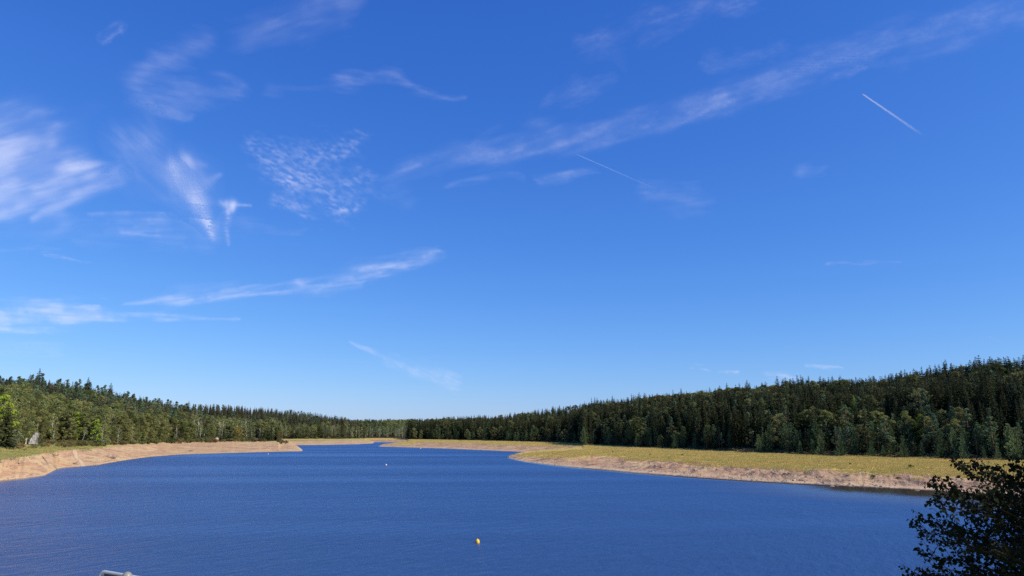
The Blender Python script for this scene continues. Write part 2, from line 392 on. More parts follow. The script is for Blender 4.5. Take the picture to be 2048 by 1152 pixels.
o = link('water', mesh_np('water', np.stack([X, Y, Z*0], -1).reshape(-1, 3)[used], mp[wq], wm, {'calm': CALM.ravel()[used]}, True)); tag(o, kind='structure')

# ------------------------------------------------------------------ tree kinds
def leaf_mat(name, ca, cb, cc=None, trans=.22, hue=.0):
    """ca..cb across the trees, cc for a share of the leaves"""
    m = NB(name); oi = m.n('ShaderNodeObjectInfo'); t = m.attr('tint')
    rnd = m.math('FRACT', m.math('MULTIPLY', oi.outputs['Random'], 7.13))
    c = m.mix(oi.outputs['Random'], ca, cb)
    if cc: c = m.mix(m.math('MULTIPLY', m.ramp(t, (.55, 1.0)), .7), c, cc)
    hs = m.n('ShaderNodeHueSaturation'); m.l(c, hs.inputs['Color'])
    v = m.math('MULTIPLY', m.math('ADD', .55, m.math('MULTIPLY', rnd, .75)), m.math('ADD', .75, m.math('MULTIPLY', t, .5)))
    m.l(v, hs.inputs['Value'])
    d = m.n('ShaderNodeBsdfDiffuse'); m.l(hs.outputs[0], d.inputs[0])
    tr = m.n('ShaderNodeBsdfTranslucent'); m.l(hs.outputs[0], tr.inputs[0])
    mx = m.n('ShaderNodeMixShader'); mx.inputs[0].default_value = trans; m.l(d.outputs[0], mx.inputs[1]); m.l(tr.outputs[0], mx.inputs[2])
    return m.done(mx.outputs[0])
def bark_mat(name, ca, cb, sc=6):
    m = NB(name); tc = m.n('ShaderNodeTexCoord'); n = m.noise(m.mapping(tc.outputs['Object'], (1, 1, .6)), sc, 4, .7)
    return m.done(m.bsdf(m.mix(m.ramp(n, (.42, .6)), ca, cb), .9, .1))
M = dict(
    spruce=leaf_mat('spruce_needles', (.040, .062, .026), (.095, .105, .045), (.13, .13, .065), .22),
    brown=leaf_mat('dull_spruce_needles', (0.117, 0.121, 0.066), (0.195, 0.156, 0.098), (0.215, 0.195, 0.117), 0.30),
    pine=leaf_mat('pine_needles', (0.095, 0.159, 0.090), (0.147, 0.199, 0.095), (0.207, 0.259, 0.138), 0.30),
    young=leaf_mat('young_pine_needles', (.09, .16, .080), (.15, .20, .085), (.21, .25, .13), .3),
    broad=leaf_mat('olive_leaves', (.15, .195, .055), (.28, .27, .095), (.32, .32, .12), .46),
    birch=leaf_mat('birch_leaves', (.18, .225, .065), (.31, .30, .11), (.34, .33, .15), .46),
    dull=leaf_mat('grey_green_leaves', (.105, .140, .045), (.22, .215, .085), (.23, .23, .11), .4),
    bright=leaf_mat('bright_leaves', (0.213, 0.300, 0.037), (0.263, 0.312, 0.044), (0.400, 0.425, 0.062), .35),
    gold=leaf_mat('golden_leaves', (0.408, 0.300, 0.036), (0.432, 0.300, 0.048), (0.504, 0.360, 0.060), .3),
    rust=leaf_mat('rusty_leaves', (0.180, 0.120, 0.054), (0.228, 0.144, 0.060), (0.192, 0.180, 0.072), .25),
    larch=leaf_mat('larch_needles', (0.195, 0.260, 0.058), (0.221, 0.286, 0.065), (0.312, 0.364, 0.104), .3),
    willow=leaf_mat('willow_leaves', (0.180, 0.228, 0.132), (0.204, 0.240, 0.144), (0.312, 0.360, 0.240), .25),
    shrub=leaf_mat('shrub_leaves', (0.108, 0.162, 0.054), (0.185, 0.185, 0.069), (0.246, 0.216, 0.092), 0.40),
    bark=bark_mat('dark_bark', (.07, .055, .04), (.14, .11, .085)),
    pbark=bark_mat('pine_bark', (.16, .10, .065), (.27, .16, .10)),
    wbark=bark_mat('birch_bark', (.50, .48, .43), (.24, .22, .19), 3),
    gwood=bark_mat('grey_dead_wood', (.30, .26, .22), (.16, .13, .11)),
)
def U3(n): v = rng.normal(size=(n, 3)); return v/np.linalg.norm(v, axis=1)[:, None]
def clump(mb, c, rx, rz, n, s, flat=.0):
    d = U3(n); d[:, 2] = np.where(rng.random(n) < .7, np.abs(d[:, 2]), d[:, 2])
    rr = (.55+.5*rng.random(n))[:, None]
    p = np.array(c)+d*rr*np.array([rx, rx, rz])
    nrm = d*.8+U3(n)*.75; nrm /= np.linalg.norm(nrm, axis=1)[:, None]
    a = np.cross(nrm, U3(n)); a /= np.linalg.norm(a, axis=1)[:, None]; b_ = np.cross(nrm, a)
    sz = (s*(.6+.8*rng.random(n)))[:, None]
    mb.cards(p, a*sz, b_*sz*(.55+.3*rng.random((n, 1))))
def spruce(seed, h=1.0, mat='spruce', dens=1.0, wide=.155, bare=.06, thin=0, pw=.70):
    """unit-height tree"""
    random.seed(seed); tr = MB(); tr.tube([(0, 0, -.04), (0, 0, .3), (.002, .002, .7), (0, 0, .985)], [.014, .011, .006, .0012], 6)
    mb = MB(); nw = int(50*dens); C = []; A = []; B = []
    side = [random.uniform(.75, 1.2) for _ in range(8)]
    for i in range(nw):
        t = bare+(1-bare)*(i/(nw-1))**.95; t = min(.99, t+random.uniform(-.007, .007))
        rad_ = wide*((1-t)**pw)*(.70+.45*random.random())+.003
        if thin and random.random() < thin: continue
        nb = max(4, int((9-5*t)*dens)); a0 = random.uniform(0, 6.28)
        for k in range(nb):
            an = a0+6.283*k/nb+random.uniform(-.3, .3); rr = rad_*random.uniform(.6, 1.25)*side[int(an/6.2832*8) % 8]
            ns = 1+int(rr/.022); dr = (.25+.40*random.random())*min(1, (1-t)*2.2+.05)-.5*max(0, t-.82)/.18*.6
            for q in range(ns):
                f = (q+.7)/ns; x = rr*f; z = t-dr*x+.35*x*x/max(rr, .01)*.6
                C.append((x*math.cos(an), x*math.sin(an), z)); L = rr/ns*.85+.004
                tl = random.uniform(-.4, .6)
                A.append((L*math.cos(an), L*math.sin(an), -dr*L*.8)); wd = (.008+.013*(1-f*.6))*(1.28-t)*random.uniform(.6, 1.3)
                B.append((-math.sin(an)*wd, math.cos(an)*wd, wd*tl))
                if random.random() < .7:
                    j = random.uniform(-.7, .7)
                    C.append((x*math.cos(an), x*math.sin(an), z-.008*(1.2-t))); A.append((L*.7*math.cos(an+j), L*.7*math.sin(an+j), -.006)); B.append((random.uniform(-.005, .005), random.uniform(-.005, .005), -.016*(1.3-t)))
    mb.cards(np.array(C), np.array(A), np.array(B))
    return tr.build('trunk', M['bark'], True), mb.build('crown', M[mat])
def pine(seed, mat='pine', bare=.30, wide=.20, ncl=17, cs=70, bark='pbark'):
    random.seed(seed); tr = MB(); k = random.uniform(-.03, .03)
    tr.tube([(0, 0, -.04), (k*.5, 0, .35), (k, k, .7), (k, k*.5, .95)], [.018, .014, .009, .003], 6)
    mb = MB()
    for i in range(ncl):
        t = bare+(1-bare)*(i+.5)/ncl; w_ = wide*(1-((t-bare)/(1-bare)))**.85*random.uniform(.3, 1.0)+.01
        an = random.uniform(0, 6.28); p = (w_*math.cos(an)+k, w_*math.sin(an)+k*.5, t-.03+random.uniform(0, .03))
        tr.tube([(k, k*.7, t-.06), (p[0]*.6, p[1]*.6, t-.045), p], [.005, .0035, .001], 4, False)
        clump(mb, p, (.088-.05*i/ncl)*random.uniform(.7, 1.25), .045, cs, .0135)
    clump(mb, (k, k*.5, .95), .028, .055, 45, .013)
    return tr.build('trunk', M[bark], True), mb.build('crown', M[mat])
def broad(seed, mat='broad', bark='bark', wide=.30, low=.22, ncl=26, cs=62, top=1.0, shape=1.0, card=.019, fork=False, lean=0.0):
    random.seed(seed); tr = MB(); mb = MB()
    tr.tube([(0, 0, -.04), (.01+lean*.3, 0, .2), (lean*.6, .01, .5), (lean, 0, .85)], [.020, .016, .010, .002], 7)
    for i in range(ncl):
        t = low+(top-low)*((i+.5)/ncl); s = (t-low)/(top-low)
        env = math.sin(math.pi*min(1, (.16+.84*s)))**.6*wide if s < .97 else .05
        a = random.uniform(0, 6.28); rr = env*math.sqrt(random.random())*.92*shape
        p = (rr*math.cos(a)+lean*t, rr*math.sin(a), t-.05)
        st = (lean*t*.8, 0, max(.1, t-.10-rr*.7))
        tr.tube([st, ((st[0]+p[0])*.5, (st[1]+p[1])*.5, (st[2]+p[2])*.5+.01), p], [.0075, .005, .0015], 4, False)
        cr = random.uniform(.055, .105)*(1.0 if wide > .2 else .75)
        clump(mb, p, cr, cr*.72, int(cs*cr/.08), card)
    return tr.build('trunk', M[bark], True), mb.build('crown', M[mat])
def young(seed, mat='young'):
    """bushy young pine, candles pointing up, green to the ground"""
    random.seed(seed); tr = MB(); tr.tube([(0, 0, -.05), (0, 0, .5), (0, 0, .97)], [.022, .014, .003], 6)
    C = []; A = []; B = []
    for i in range(15):
        t = .04+.93*i/14; w_ = .31*(1-t)**.62*random.uniform(.75, 1.15)+.012; nb = max(4, int(9-4*t)); a0 = random.uniform(0, 6)
        for k in range(nb):
            an = a0+6.283*k/nb+random.uniform(-.3, .3); rr = w_*random.uniform(.6, 1.15)
            for q in range(5):
                f = (q+1)/5; x = rr*f; z = t+x*.35*f
                for e in range(3):
                    d = (random.uniform(-.022, .022), random.uniform(-.022, .022), random.uniform(-.012, .03))
                    C.append((x*math.cos(an)+d[0], x*math.sin(an)+d[1], z+d[2]))
                    A.append((.012*math.cos(an)+random.uniform(-.006, .006), .012*math.sin(an)+random.uniform(-.006, .006), .030*random.uniform(.6, 1.3)))
                    B.append((-math.sin(an)*.014, math.cos(an)*.014, random.uniform(-.006, .006)))
    mb = MB(); mb.cards(np.array(C), np.array(A), np.array(B))
    return tr.build('trunk', M['bark'], True), mb.build('crown', M[mat])
def shrub_m(seed, mat='shrub'):
    random.seed(seed); tr = MB(); mb = MB()
    for i in range(9):
        a = random.uniform(0, 6.28); rr = random.uniform(.1, .75); p = (rr*math.cos(a), rr*math.sin(a), random.uniform(.3, .75)*(1-.35*rr))
        tr.tube([(0, 0, -.1), (p[0]*.5, p[1]*.5, p[2]*.6), p], [.03, .02, .006], 4, False)
        clump(mb, p, .34, .26, 55, .062)
    return tr.build('stems', M['bark']), mb.build('foliage', M[mat])
KINDS = {
    'spruce': [spruce(10+i, wide=w_, dens=1.0) for i, w_ in enumerate((.135, .17, .20, .15, .185))],
    'brown_spruce': [spruce(30+i, mat='brown', wide=.17, bare=b_, thin=.1) for i, b_ in enumerate((.22, .34, .12))],
    'pine': [pine(40+i, ncl=n_) for i, n_ in enumerate((15, 18, 20, 16))],
    'broadleaf': [broad(50+i, wide=w_, low=l_, ncl=36, cs=95, card=.0145) for i, (w_, l_) in enumerate(((.36, .10), (.30, .14), (.42, .08), (.30, .2)))],
    'dull_broadleaf': [broad(150+i, 'dull', wide=w_, low=.12, ncl=34, cs=90, card=.0145) for i, w_ in enumerate((.34, .28, .40))],
    'birch': [broad(60+i, 'birch', 'wbark', wide=w_, low=.16, ncl=28, cs=46, card=.014) for i, w_ in enumerate((.19, .25, .22))],
    'young_pine': [young(70+i) for i in range(4)],
    'larch': [spruce(80+i, mat='larch', wide=.19, bare=.1) for i in range(2)],
    'bright': [broad(90, 'bright', wide=.30, low=.06, ncl=30)],
    'gold': [broad(91, 'gold', wide=.34, low=.15, ncl=24)],
    'rust': [broad(92, 'rust', wide=.30, low=.15)],
    'beech': [broad(93, 'rust', wide=.36, low=.3, ncl=30), broad(94, 'broad', wide=.36, low=.3, ncl=30)],
    'willow': [broad(95, 'willow', wide=.42, low=.03, ncl=30)],
    'shrub': [shrub_m(96+i) for i in range(3)],
    'brown_shrub': [shrub_m(99, 'rust')],
}
NM = {'dull_broadleaf': 'broadleaf_tree', 'spruce': 'spruce_tree', 'brown_spruce': 'spruce_tree', 'pine': 'pine_tree', 'broadleaf': 'broadleaf_tree', 'birch': 'birch_tree', 'young_pine': 'young_pine_tree',
      'larch': 'larch_tree', 'bright': 'broadleaf_tree', 'gold': 'broadleaf_tree', 'rust': 'broadleaf_tree', 'beech': 'beech_tree', 'willow': 'willow_bush', 'shrub': 'shrub', 'brown_shrub': 'shrub'}
CAT = {'spruce_tree': 'spruce', 'pine_tree': 'pine', 'broadleaf_tree': 'broadleaf tree', 'birch_tree': 'birch', 'young_pine_tree': 'young pine', 'larch_tree': 'larch', 'beech_tree': 'beech', 'willow_bush': 'bush', 'shrub': 'shrub'}
def tree(kind, x, y, h, label=None, group=None, var=None, rot=None, wide=1.0, z=None, meshes=None):
    vs = KINDS[kind] if meshes is None else [meshes]
    v = vs[(var if var is not None else random.randrange(100)) % len(vs)]
    z = gz(x, y) if z is None else z
    o = empty(NM[kind], (x, y, z), random.uniform(0, 6.28) if rot is None else rot); o.scale = (h*wide, h*wide, h)
    tag(o, label, CAT[NM[kind]], group)
    nn = ('stems', 'foliage') if kind in ('shrub', 'brown_shrub') else ('trunk', 'crown')
    link(nn[0], v[0], o); link(nn[1], v[1], o)
    return o

# ------------------------------------------------------------------ where the trees stand
def zone_points(nm, umax, sp0, sp1):
    """jittered rows over a land mass; spacing grows with distance"""
    k = names.index(nm); A = [c[0] for c in MASSES[k][1]]
    a0, a1 = (A[0] if nm != 'L1' else R(-54)), (A[-1] if nm != 'R1' else R(54)); out = []
    r = 200.0
    while r < 2300:
        sp = np.interp(r, [250, 1000, 2000], [sp0, sp1, sp1*1.4])
        n = int((a1-a0)*r/sp)
        if n > 0:
            a = a0+(np.arange(n)+rng.random(n)*.8+.1)*(a1-a0)/n; rr = r+(rng.random(n)-.5)*sp*.9
            out.append(np.stack([np.sin(a)*rr, np.cos(a)*rr], 1))
        r += sp*.87
    P = np.concatenate(out); z, u, m = ground_at(P[:, 0], P[:, 1])
    ok = (m == k) & (u > 3.0) & (u < umax)
    return P[ok, 0], P[ok, 1], z[ok], u[ok]
def px_of(x, y): return W0/2 + np.tan(np.arctan2(x, y))*F0*(1/(math.cos(PITCH)))*.985
TREES = []   # kind, x, y, z, h, zone
for nm, umax, s0, s1 in (('L1', 4.25, 4.2, 5.6), ('L2', 4.12, 5.5, 7.5), ('L3', 4.05, 7, 10), ('R2', 4.1, 4.8, 7), ('R1', 4.25, 4.4, 6)):
    x, y, z, u = zone_points(nm, umax, s0, s1)
    p = px_of(x, y); r = np.hypot(x, y); f = u-3; n1_ = fbm(x/32, y/32, 3, 21); n2_ = fbm(x/11, y/11, 2, 33); rn = rng.random(len(x)); hh = rng.random(len(x))
    for i in range(len(x)):
        F = f[i]; q = n1_[i]; q2 = n2_[i]; t = rn[i]; h = 15+6*hh[i]
        if nm == 'L1':
            if p[i] < 390:
                up = np.interp(p[i], [0, 100, 250, 390], [.84, .66, .46, .34])+.35*(q-.5)
                if F > .82: kd = 'spruce' if t < .85 else 'pine'; h = 15+7*hh[i]*t
                elif F < up:
                    kd = 'broadleaf' if t < .72 else ('birch' if t < .86 else ('pine' if t < .96 else 'spruce')); h = 13+4*hh[i]
                    if F < .07: h = 6+7*hh[i]
                else: kd = ('pine' if t < .8 else 'brown_spruce') if q2 > .5 else ('brown_spruce' if t < .6 else ('broadleaf' if t < .8 else 'spruce')); h = 15.5+3.5*hh[i]
            else:
                kd = 'birch' if t < .36 else ('broadleaf' if t < .6 else ('pine' if t < .88 else 'spruce')); h = 10+8*hh[i]
                if F < .15: h = 7+6*hh[i]
        elif nm == 'L2':
            if F < .30: kd = 'birch' if t < .5 else ('broadleaf' if t < .8 else 'pine'); h = 11+6*hh[i]
            elif F < .5 and q > .5: kd = 'broadleaf'; h = 15+4*hh[i]
            else: kd = 'brown_spruce' if t < .6 else ('spruce' if t < .85 else 'pine'); h = 17+5*hh[i]
        elif nm == 'L3':
            if F < .12: kd = 'birch' if t < .45 else 'pine'; h = 14+5*hh[i]
            else: kd = 'spruce' if q > .45 else ('broadleaf' if t < .6 else 'pine'); h = 17+5*hh[i]
        elif nm == 'R2':
            if F < .05: kd = 'young_pine' if t < .7 else 'dull_broadleaf'; h = 5+5*hh[i]
            elif F < .14: kd = 'dull_broadleaf' if t < .35 else ('young_pine' if t < .6 else 'spruce'); h = 10+6*hh[i]
            else:
                kd = 'spruce' if t < .95 else 'dull_broadleaf'; h = 18+6*hh[i]
            if 1148 < p[i] < 1186 and F < .12: continue
        else:
            if F < .03: kd = 'young_pine' if t < .62 else 'dull_broadleaf'; h = 4+4.5*hh[i]**1.5
            elif F < .10: kd = 'young_pine' if t < .45 else ('pine' if t < .62 else ('dull_broadleaf' if t < .8 else 'spruce')); h = 8+5*hh[i]
            elif F < .26:
                br = (1180 < p[i] < 1290) or (1520 < p[i] < 1920)
                if br and q2 > .44: kd = 'broadleaf' if t < .45 else ('dull_broadleaf' if t < .85 else 'pine'); h = 13+5*hh[i]
                else: kd = 'spruce' if t < .9 else 'pine'; h = 15+7*hh[i]
            else:
                kd = 'spruce' if t < .94 else ('pine' if t < .97 else 'dull_broadleaf'); h = 18+7*q2+4*hh[i]**2+(3 if p[i] > 1780 else 0)+(0 if t < .9 else -3)
                if F > .86 and 1220 < p[i] < 1560 and q > .40: kd = 'beech'; h = 17+4*hh[i]
            if F < .10 and (t < .12 or q2 < .33): continue
            if .12 < F < .2 and q2 < .36: continue
        if nm in ('R1', 'R2') and kd == 'spruce' and F > .26 and q2 > .58 and t < .35: kd = 'pine' if t < .12 else 'dull_broadleaf'; h -= 3
        TREES.append((kd, x[i], y[i], z[i], h, nm, F, p[i]))
# the ones that show most become trees of their own, the remainder of each wood one mass per kind
T = TREES; n = len(T)
tx = np.array([t[1] for t in T]); ty = np.array([t[2] for t in T]); tz = np.array([t[3] for t in T]); th = np.array([t[4] for t in T])
tr_ = np.hypot(tx, ty); top = (tz+th-EYE)/tr_; bot = (tz-EYE)/tr_; ab = np.degrees(np.arctan2(tx, ty))
BIN = .12; hor = {}; shown = np.zeros(n)
for i in np.argsort(tr_):
    hw = math.degrees(th[i]*.11/tr_[i]); ks = range(int((ab[i]-hw)//BIN), int((ab[i]+hw)//BIN)+1); s = 0
    for k in ks:
        v = hor.get(k, -9); s += max(0, top[i]-max(v, bot[i])); hor[k] = max(v, top[i]-.12*th[i]/tr_[i])
    shown[i] = s*F0 if abs(ab[i]) < 35.5 else 0
kinds_arr = np.array([NM[t[0]] for t in T]); single = np.zeros(n, bool)
for kd, lim in (('spruce_tree', 300), ('pine_tree', 170), ('broadleaf_tree', 230), ('birch_tree', 130), ('young_pine_tree', 200), ('beech_tree', 60)):
    ii = np.where((kinds_arr == kd) & (shown > 2.0))[0]; ii = ii[np.argsort(-shown[ii])][:lim]; single[ii] = True
LOOK = {'dull_broadleaf': 'grey green round-crowned tree', 'spruce': 'dark spruce', 'brown_spruce': 'dull brownish spruce', 'pine': 'blue green pine', 'broadleaf': 'olive round-crowned tree', 'birch': 'pale-barked birch', 'young_pine': 'bushy young pine', 'beech': 'domed beech'}
VLOOK = {'spruce': ('slim', 'medium', 'broad', 'narrow', 'full'), 'broadleaf': ('full', 'slim', 'wide', 'high'), 'birch': ('slim', 'wide', 'upright'), 'beech': ('brownish', 'olive')}
def place_words(nm, F, p):
    if nm == 'L1':
        if p < 390:
            s = 'near the pale ruin' if p < 110 else ('right of the ruin' if p < 200 else ('between ruin and cream rock' if p < 300 else 'above the cream rock'))
            return ('front of left hill ' if F < .2 else ('skyline of left hill ' if F > .9 else ('lower slope of left hill ' if F < .5 else 'upper slope of left hill ')))+s
        return ('front row' if F < .3 else 'back rows')+' of left spit wood '+('near the golden tree' if p < 500 else 'towards its tip')
    if nm == 'L2': return 'second left wood, '+('shore row' if F < .3 else ('skyline' if F > .9 else 'higher up'))+(' behind the spit' if p < 590 else ' past the spit tip')
    if nm == 'L3': return 'far-off wood at the head of the lake'
    if nm == 'R2': return ('front edge' if F < .14 else ('skyline' if F > .9 else 'behind the edge'))+' of wood beyond near right spit'+(', far end' if p < 1000 else ', near end')
    s = 'above the spit neck' if p < 1300 else ('left of the lone skyline spruces' if p < 1450 else ('below the lone skyline spruces' if p < 1620 else ('by the larches' if p < 1760 else ('past the larches' if p < 1870 else 'above the dark bush'))))
    return ('front edge' if F < .1 else ('middle rows' if F < .3 else ('skyline' if F > .86 else ('lower slope' if F < .6 else 'upper slope'))))+' of right wood '+s
for i in np.where(single)[0]:
    kd, x, y, z, h, nm, F, p = T[i]
    pw = place_words(nm, F, p); size = 'tall ' if h > (8 if kd == 'young_pine' else 17.5) else ('small ' if h < (6 if kd == 'young_pine' else 12) else '')
    vr = random.randrange(12) % len(KINDS[kd]); lab = size+(VLOOK[kd][vr]+' ' if kd in VLOOK else '')+LOOK[kd]+', '+pw
    tree(kd, x, y, h, lab, (lab.split(',')[0]+' in '+pw)[:110], var=vr, z=z-.1)

# masses of trees further in: one object per kind of tree and wood
lib = {}
def variants(kd):
    if kd in lib: return lib[kd]
    c = bpy.data.collections.new('source_'+kd)
    for i, (a, b) in enumerate(KINDS[kd]):
        av = np.empty(len(a.vertices)*3, np.float32); a.vertices.foreach_get('co', av); bv = np.empty(len(b.vertices)*3, np.float32); b.vertices.foreach_get('co', bv)
        def loops(me):
            q = []; L_ = np.empty(len(me.loops), np.int32); me.loops.foreach_get('vertex_index', L_); tt = np.empty(len(me.polygons), np.int32); me.polygons.foreach_get('loop_total', tt); ss = np.empty(len(me.polygons), np.int32); me.polygons.foreach_get('loop_start', ss)
            for k in (4, 3):
                s_ = ss[tt == k]
                if len(s_): q.append((L_[s_[:, None]+np.arange(k)]))
            return q
        fa, fb = loops(a), loops(b); na = len(a.vertices); ta = np.zeros(na, np.float32); tb = np.empty(len(b.vertices), np.float32); b.attributes['tint'].data.foreach_get('value', tb)
        faces = fa+[f+na for f in fb]; me = mesh_np('tree_'+kd, np.concatenate([av, bv]).reshape(-1, 3), faces, None, {'tint': np.concatenate([ta, tb])})
        me.materials.append(a.materials[0]); me.materials.append(b.materials[0]); npoly_a = sum(len(f) for f in fa); mi = np.zeros(len(me.polygons), np.int32); mi[npoly_a:] = 1; me.polygons.foreach_set('material_index', mi)
        c.objects.link(bpy.data.objects.new('%02d' % i, me))
    lib[kd] = c; return c
def scatter(name, pts, scales, coll, label=None, cat=None, tilt=0.0, squash=1.0):
    me = mesh_np(name, pts, [], None, {'size': scales, 'turn': rng.random(len(pts))*6.283, 'pick': rng.integers(0, 100, len(pts)).astype(float)})
    o = link(name, me); tag(o, label, cat, kind='stuff')
    ng = bpy.data.node_groups.new('scatter_'+name, 'GeometryNodeTree')
    ng.interface.new_socket('Geometry', in_out='INPUT', socket_type='NodeSocketGeometry'); ng.interface.new_socket('Geometry', in_out='OUTPUT', socket_type='NodeSocketGeometry')
    N = ng.nodes.new; L = ng.links.new
    gi, go, ip, ci = N('NodeGroupInput'), N('NodeGroupOutput'), N('GeometryNodeInstanceOnPoints'), N('GeometryNodeCollectionInfo')
    ci.inputs['Collection'].default_value = coll; ci.inputs['Separate Children'].default_value = True; ci.inputs['Reset Children'].default_value = True
    def at(nm): a = N('GeometryNodeInputNamedAttribute'); a.data_type = 'FLOAT'; a.inputs[0].default_value = nm; return a.outputs[0]
    ip.inputs['Pick Instance'].default_value = True
    md = N('ShaderNodeMath'); md.operation = 'MODULO'; L(at('pick'), md.inputs[0]); md.inputs[1].default_value = len(coll.objects)
    L(md.outputs[0], ip.inputs['Instance Index'])
    cx = N('ShaderNodeCombineXYZ'); L(at('turn'), cx.inputs[2]); e2 = N('FunctionNodeEulerToRotation'); L(cx.outputs[0], e2.inputs[0]); L(e2.outputs[0], ip.inputs['Rotation'])
    cs_ = N('ShaderNodeCombineXYZ'); sz = at('size'); mm = N('ShaderNodeMath'); mm.operation = 'MULTIPLY'; L(sz, mm.inputs[0]); mm.inputs[1].default_value = squash
    L(sz, cs_.inputs[0]); L(sz, cs_.inputs[1]); L(mm.outputs[0], cs_.inputs[2]); L(cs_.outputs[0], ip.inputs['Scale'])
    L(gi.outputs[0], ip.inputs['Points']); L(ci.outputs[0], ip.inputs['Instance']); L(ip.outputs[0], go.inputs[0])
    md_ = o.modifiers.new('scatter', 'NODES'); md_.node_group = ng
    return o
WHERE = {'L1': 'on the left hillside', 'L2': 'behind the second left spit', 'L3': 'at the far head of the lake', 'R2': 'beyond the near right spit', 'R1': 'on the right hillside'}
MASSN = {'dull_broadleaf': ('broadleaf_wood', 'grey green round-crowned trees'), 'spruce': ('spruce_wood', 'dense dark green spruces'), 'brown_spruce': ('spruce_wood', 'dull brownish bare-stemmed spruces'), 'pine': ('pine_wood', 'blue green pines'), 'broadleaf': ('broadleaf_wood', 'olive green broadleaf trees'),
         'birch': ('birch_wood', 'slender pale birches'), 'young_pine': ('pine_thicket', 'low bushy young pines'), 'beech': ('beech_wood', 'domed brownish beeches')}
for nm in WHERE:
    for kd in MASSN:
        ii = [i for i in range(n) if not single[i] and T[i][5] == nm and T[i][0] == kd]
        if ii: scatter(MASSN[kd][0], np.stack([tx[ii], ty[ii], tz[ii]-.1], 1), th[ii], variants(kd), 'mass of '+MASSN[kd][1]+' filling the wood '+WHERE[nm], 'wood')
print('TREES', n, 'single', int(single.sum()))

# ------------------------------------------------------------------ trees that stand out
def tr_at(kind, px, py, zg, h, label, **kw):
    """foot of the tree where the photograph shows it"""
    r = dist_at(px, py, zg); x, y = polar(px, r, py); return tree(kind, x, y, h, label, **kw)
def at_r(kind, px, r, h, label, **kw):
    x, y = polar(px, r); return tree(kind, x, y, h, label, **kw)
def edge_r(px, nm, key=3):
    k = names.index(nm); cl = MASSES[k][1]; A = [c[0] for c in cl]; return float(np.interp(az_of(px), A, [c[1][key][0] for c in cl]))
forked = broad(201, 'birch', 'wbark', wide=.22, low=.42, ncl=18, cs=34, lean=.03)
leaning = broad(202, 'birch', 'wbark', wide=.12, low=.6, ncl=9, cs=26, lean=.30)
at_r('spruce', 8, edge_r(8, 'L1')-8, 16, 'dark blue green conifer at the left edge in front of the wood', var=2, wide=1.35)
at_r('willow', 28, edge_r(28, 'L1')-16, 7, 'silvery green willow bush below the dark conifer at the left edge')
at_r('willow', -8, edge_r(-8, 'L1')-18, 6, 'pale willow bush cut off by the left picture edge')
at_r('bright', -2, edge_r(0, 'L1')+12, 19, 'yellow green broadleaf tree rising at the left picture edge', wide=1.0)
at_r('bright', 190, edge_r(190, 'L1')-2, 13.5, 'bright yellow green tree standing out at the front of the left wood', wide=.8)
at_r('bright', 150, edge_r(150, 'L1')+14, 15, 'olive yellow tree behind the leaning white birch', wide=.9)
at_r('broadleaf', 75, edge_r(75, 'L1')+16, 15, 'dark leafy tree right behind the pale ruin', var=2)
at_r('birch', 99, edge_r(99, 'L1')+9, 15, 'birch with a forked white trunk above the ruin wall', meshes=forked, rot=0)
at_r('birch', 160, edge_r(160, 'L1')-2, 9, 'leaning white birch trunk in front of the left wood', meshes=leaning, rot=0)
at_r('gold', 475, edge_r(475, 'L1')-1, 12, 'golden yellow tree in the wood on the left sandy spit')
at_r('spruce', 541, edge_r(541, 'L1')-3, 16, 'tall dark spruce near the end of the left spit wood', var=1)
at_r('spruce', 528, edge_r(528, 'L1')-4, 11, 'wide low spruce beside the tall dark one on the left spit', var=2, wide=1.4)
at_r('rust', 562, edge_r(560, 'L1')-3, 9, 'rust tinged small tree at the end of the left spit wood')
at_r('broadleaf', 602, edge_r(602, 'L2')+2, 17, 'round bright green tree just behind the left spit', var=0)
at_r('broadleaf', 592, edge_r(592, 'L2')-2, 9, 'dark round bush at the waterside behind the left spit', var=2, wide=1.3)
at_r('rust', 682, edge_r(682, 'L2')+30, 22, 'reddish brown tree near the end of the second left wood', wide=.8)
at_r('spruce', 1665, edge_r(1665, 'R1')+42, 25, 'big spruce with a brownish top above the right meadow', var=2, wide=1.25)
at_r('larch', 1715, edge_r(1715, 'R1')+48, 22, 'bright green larch with a pointed crown in the right wood', wide=1.2)
at_r('larch', 1690, edge_r(1690, 'R1')+46, 19, 'small yellow green larch left of the bright green one', wide=1.0)
at_r('larch', 1615, edge_r(1615, 'R1')+45, 20, 'light green larch beside the big brown-topped spruce', var=1, wide=1.1)
at_r('pine', 1985, edge_r(1985, 'R1')+3, 15, 'large layered pine at the meadow edge behind the dark bush', var=1, wide=1.7)
at_r('pine', 1870, edge_r(1870, 'R1')+10, 16, 'tall layered pine in the front of the right wood', var=2, wide=1.4)
at_r('pine', 1770, edge_r(1770, 'R1')+8, 15, 'broad pine beside pale birches in the right wood', var=3, wide=1.3)
at_r('bright', 1845, edge_r(1845, 'R1')+22, 15, 'yellow tinged broadleaf tree amid the right wood', wide=.7)
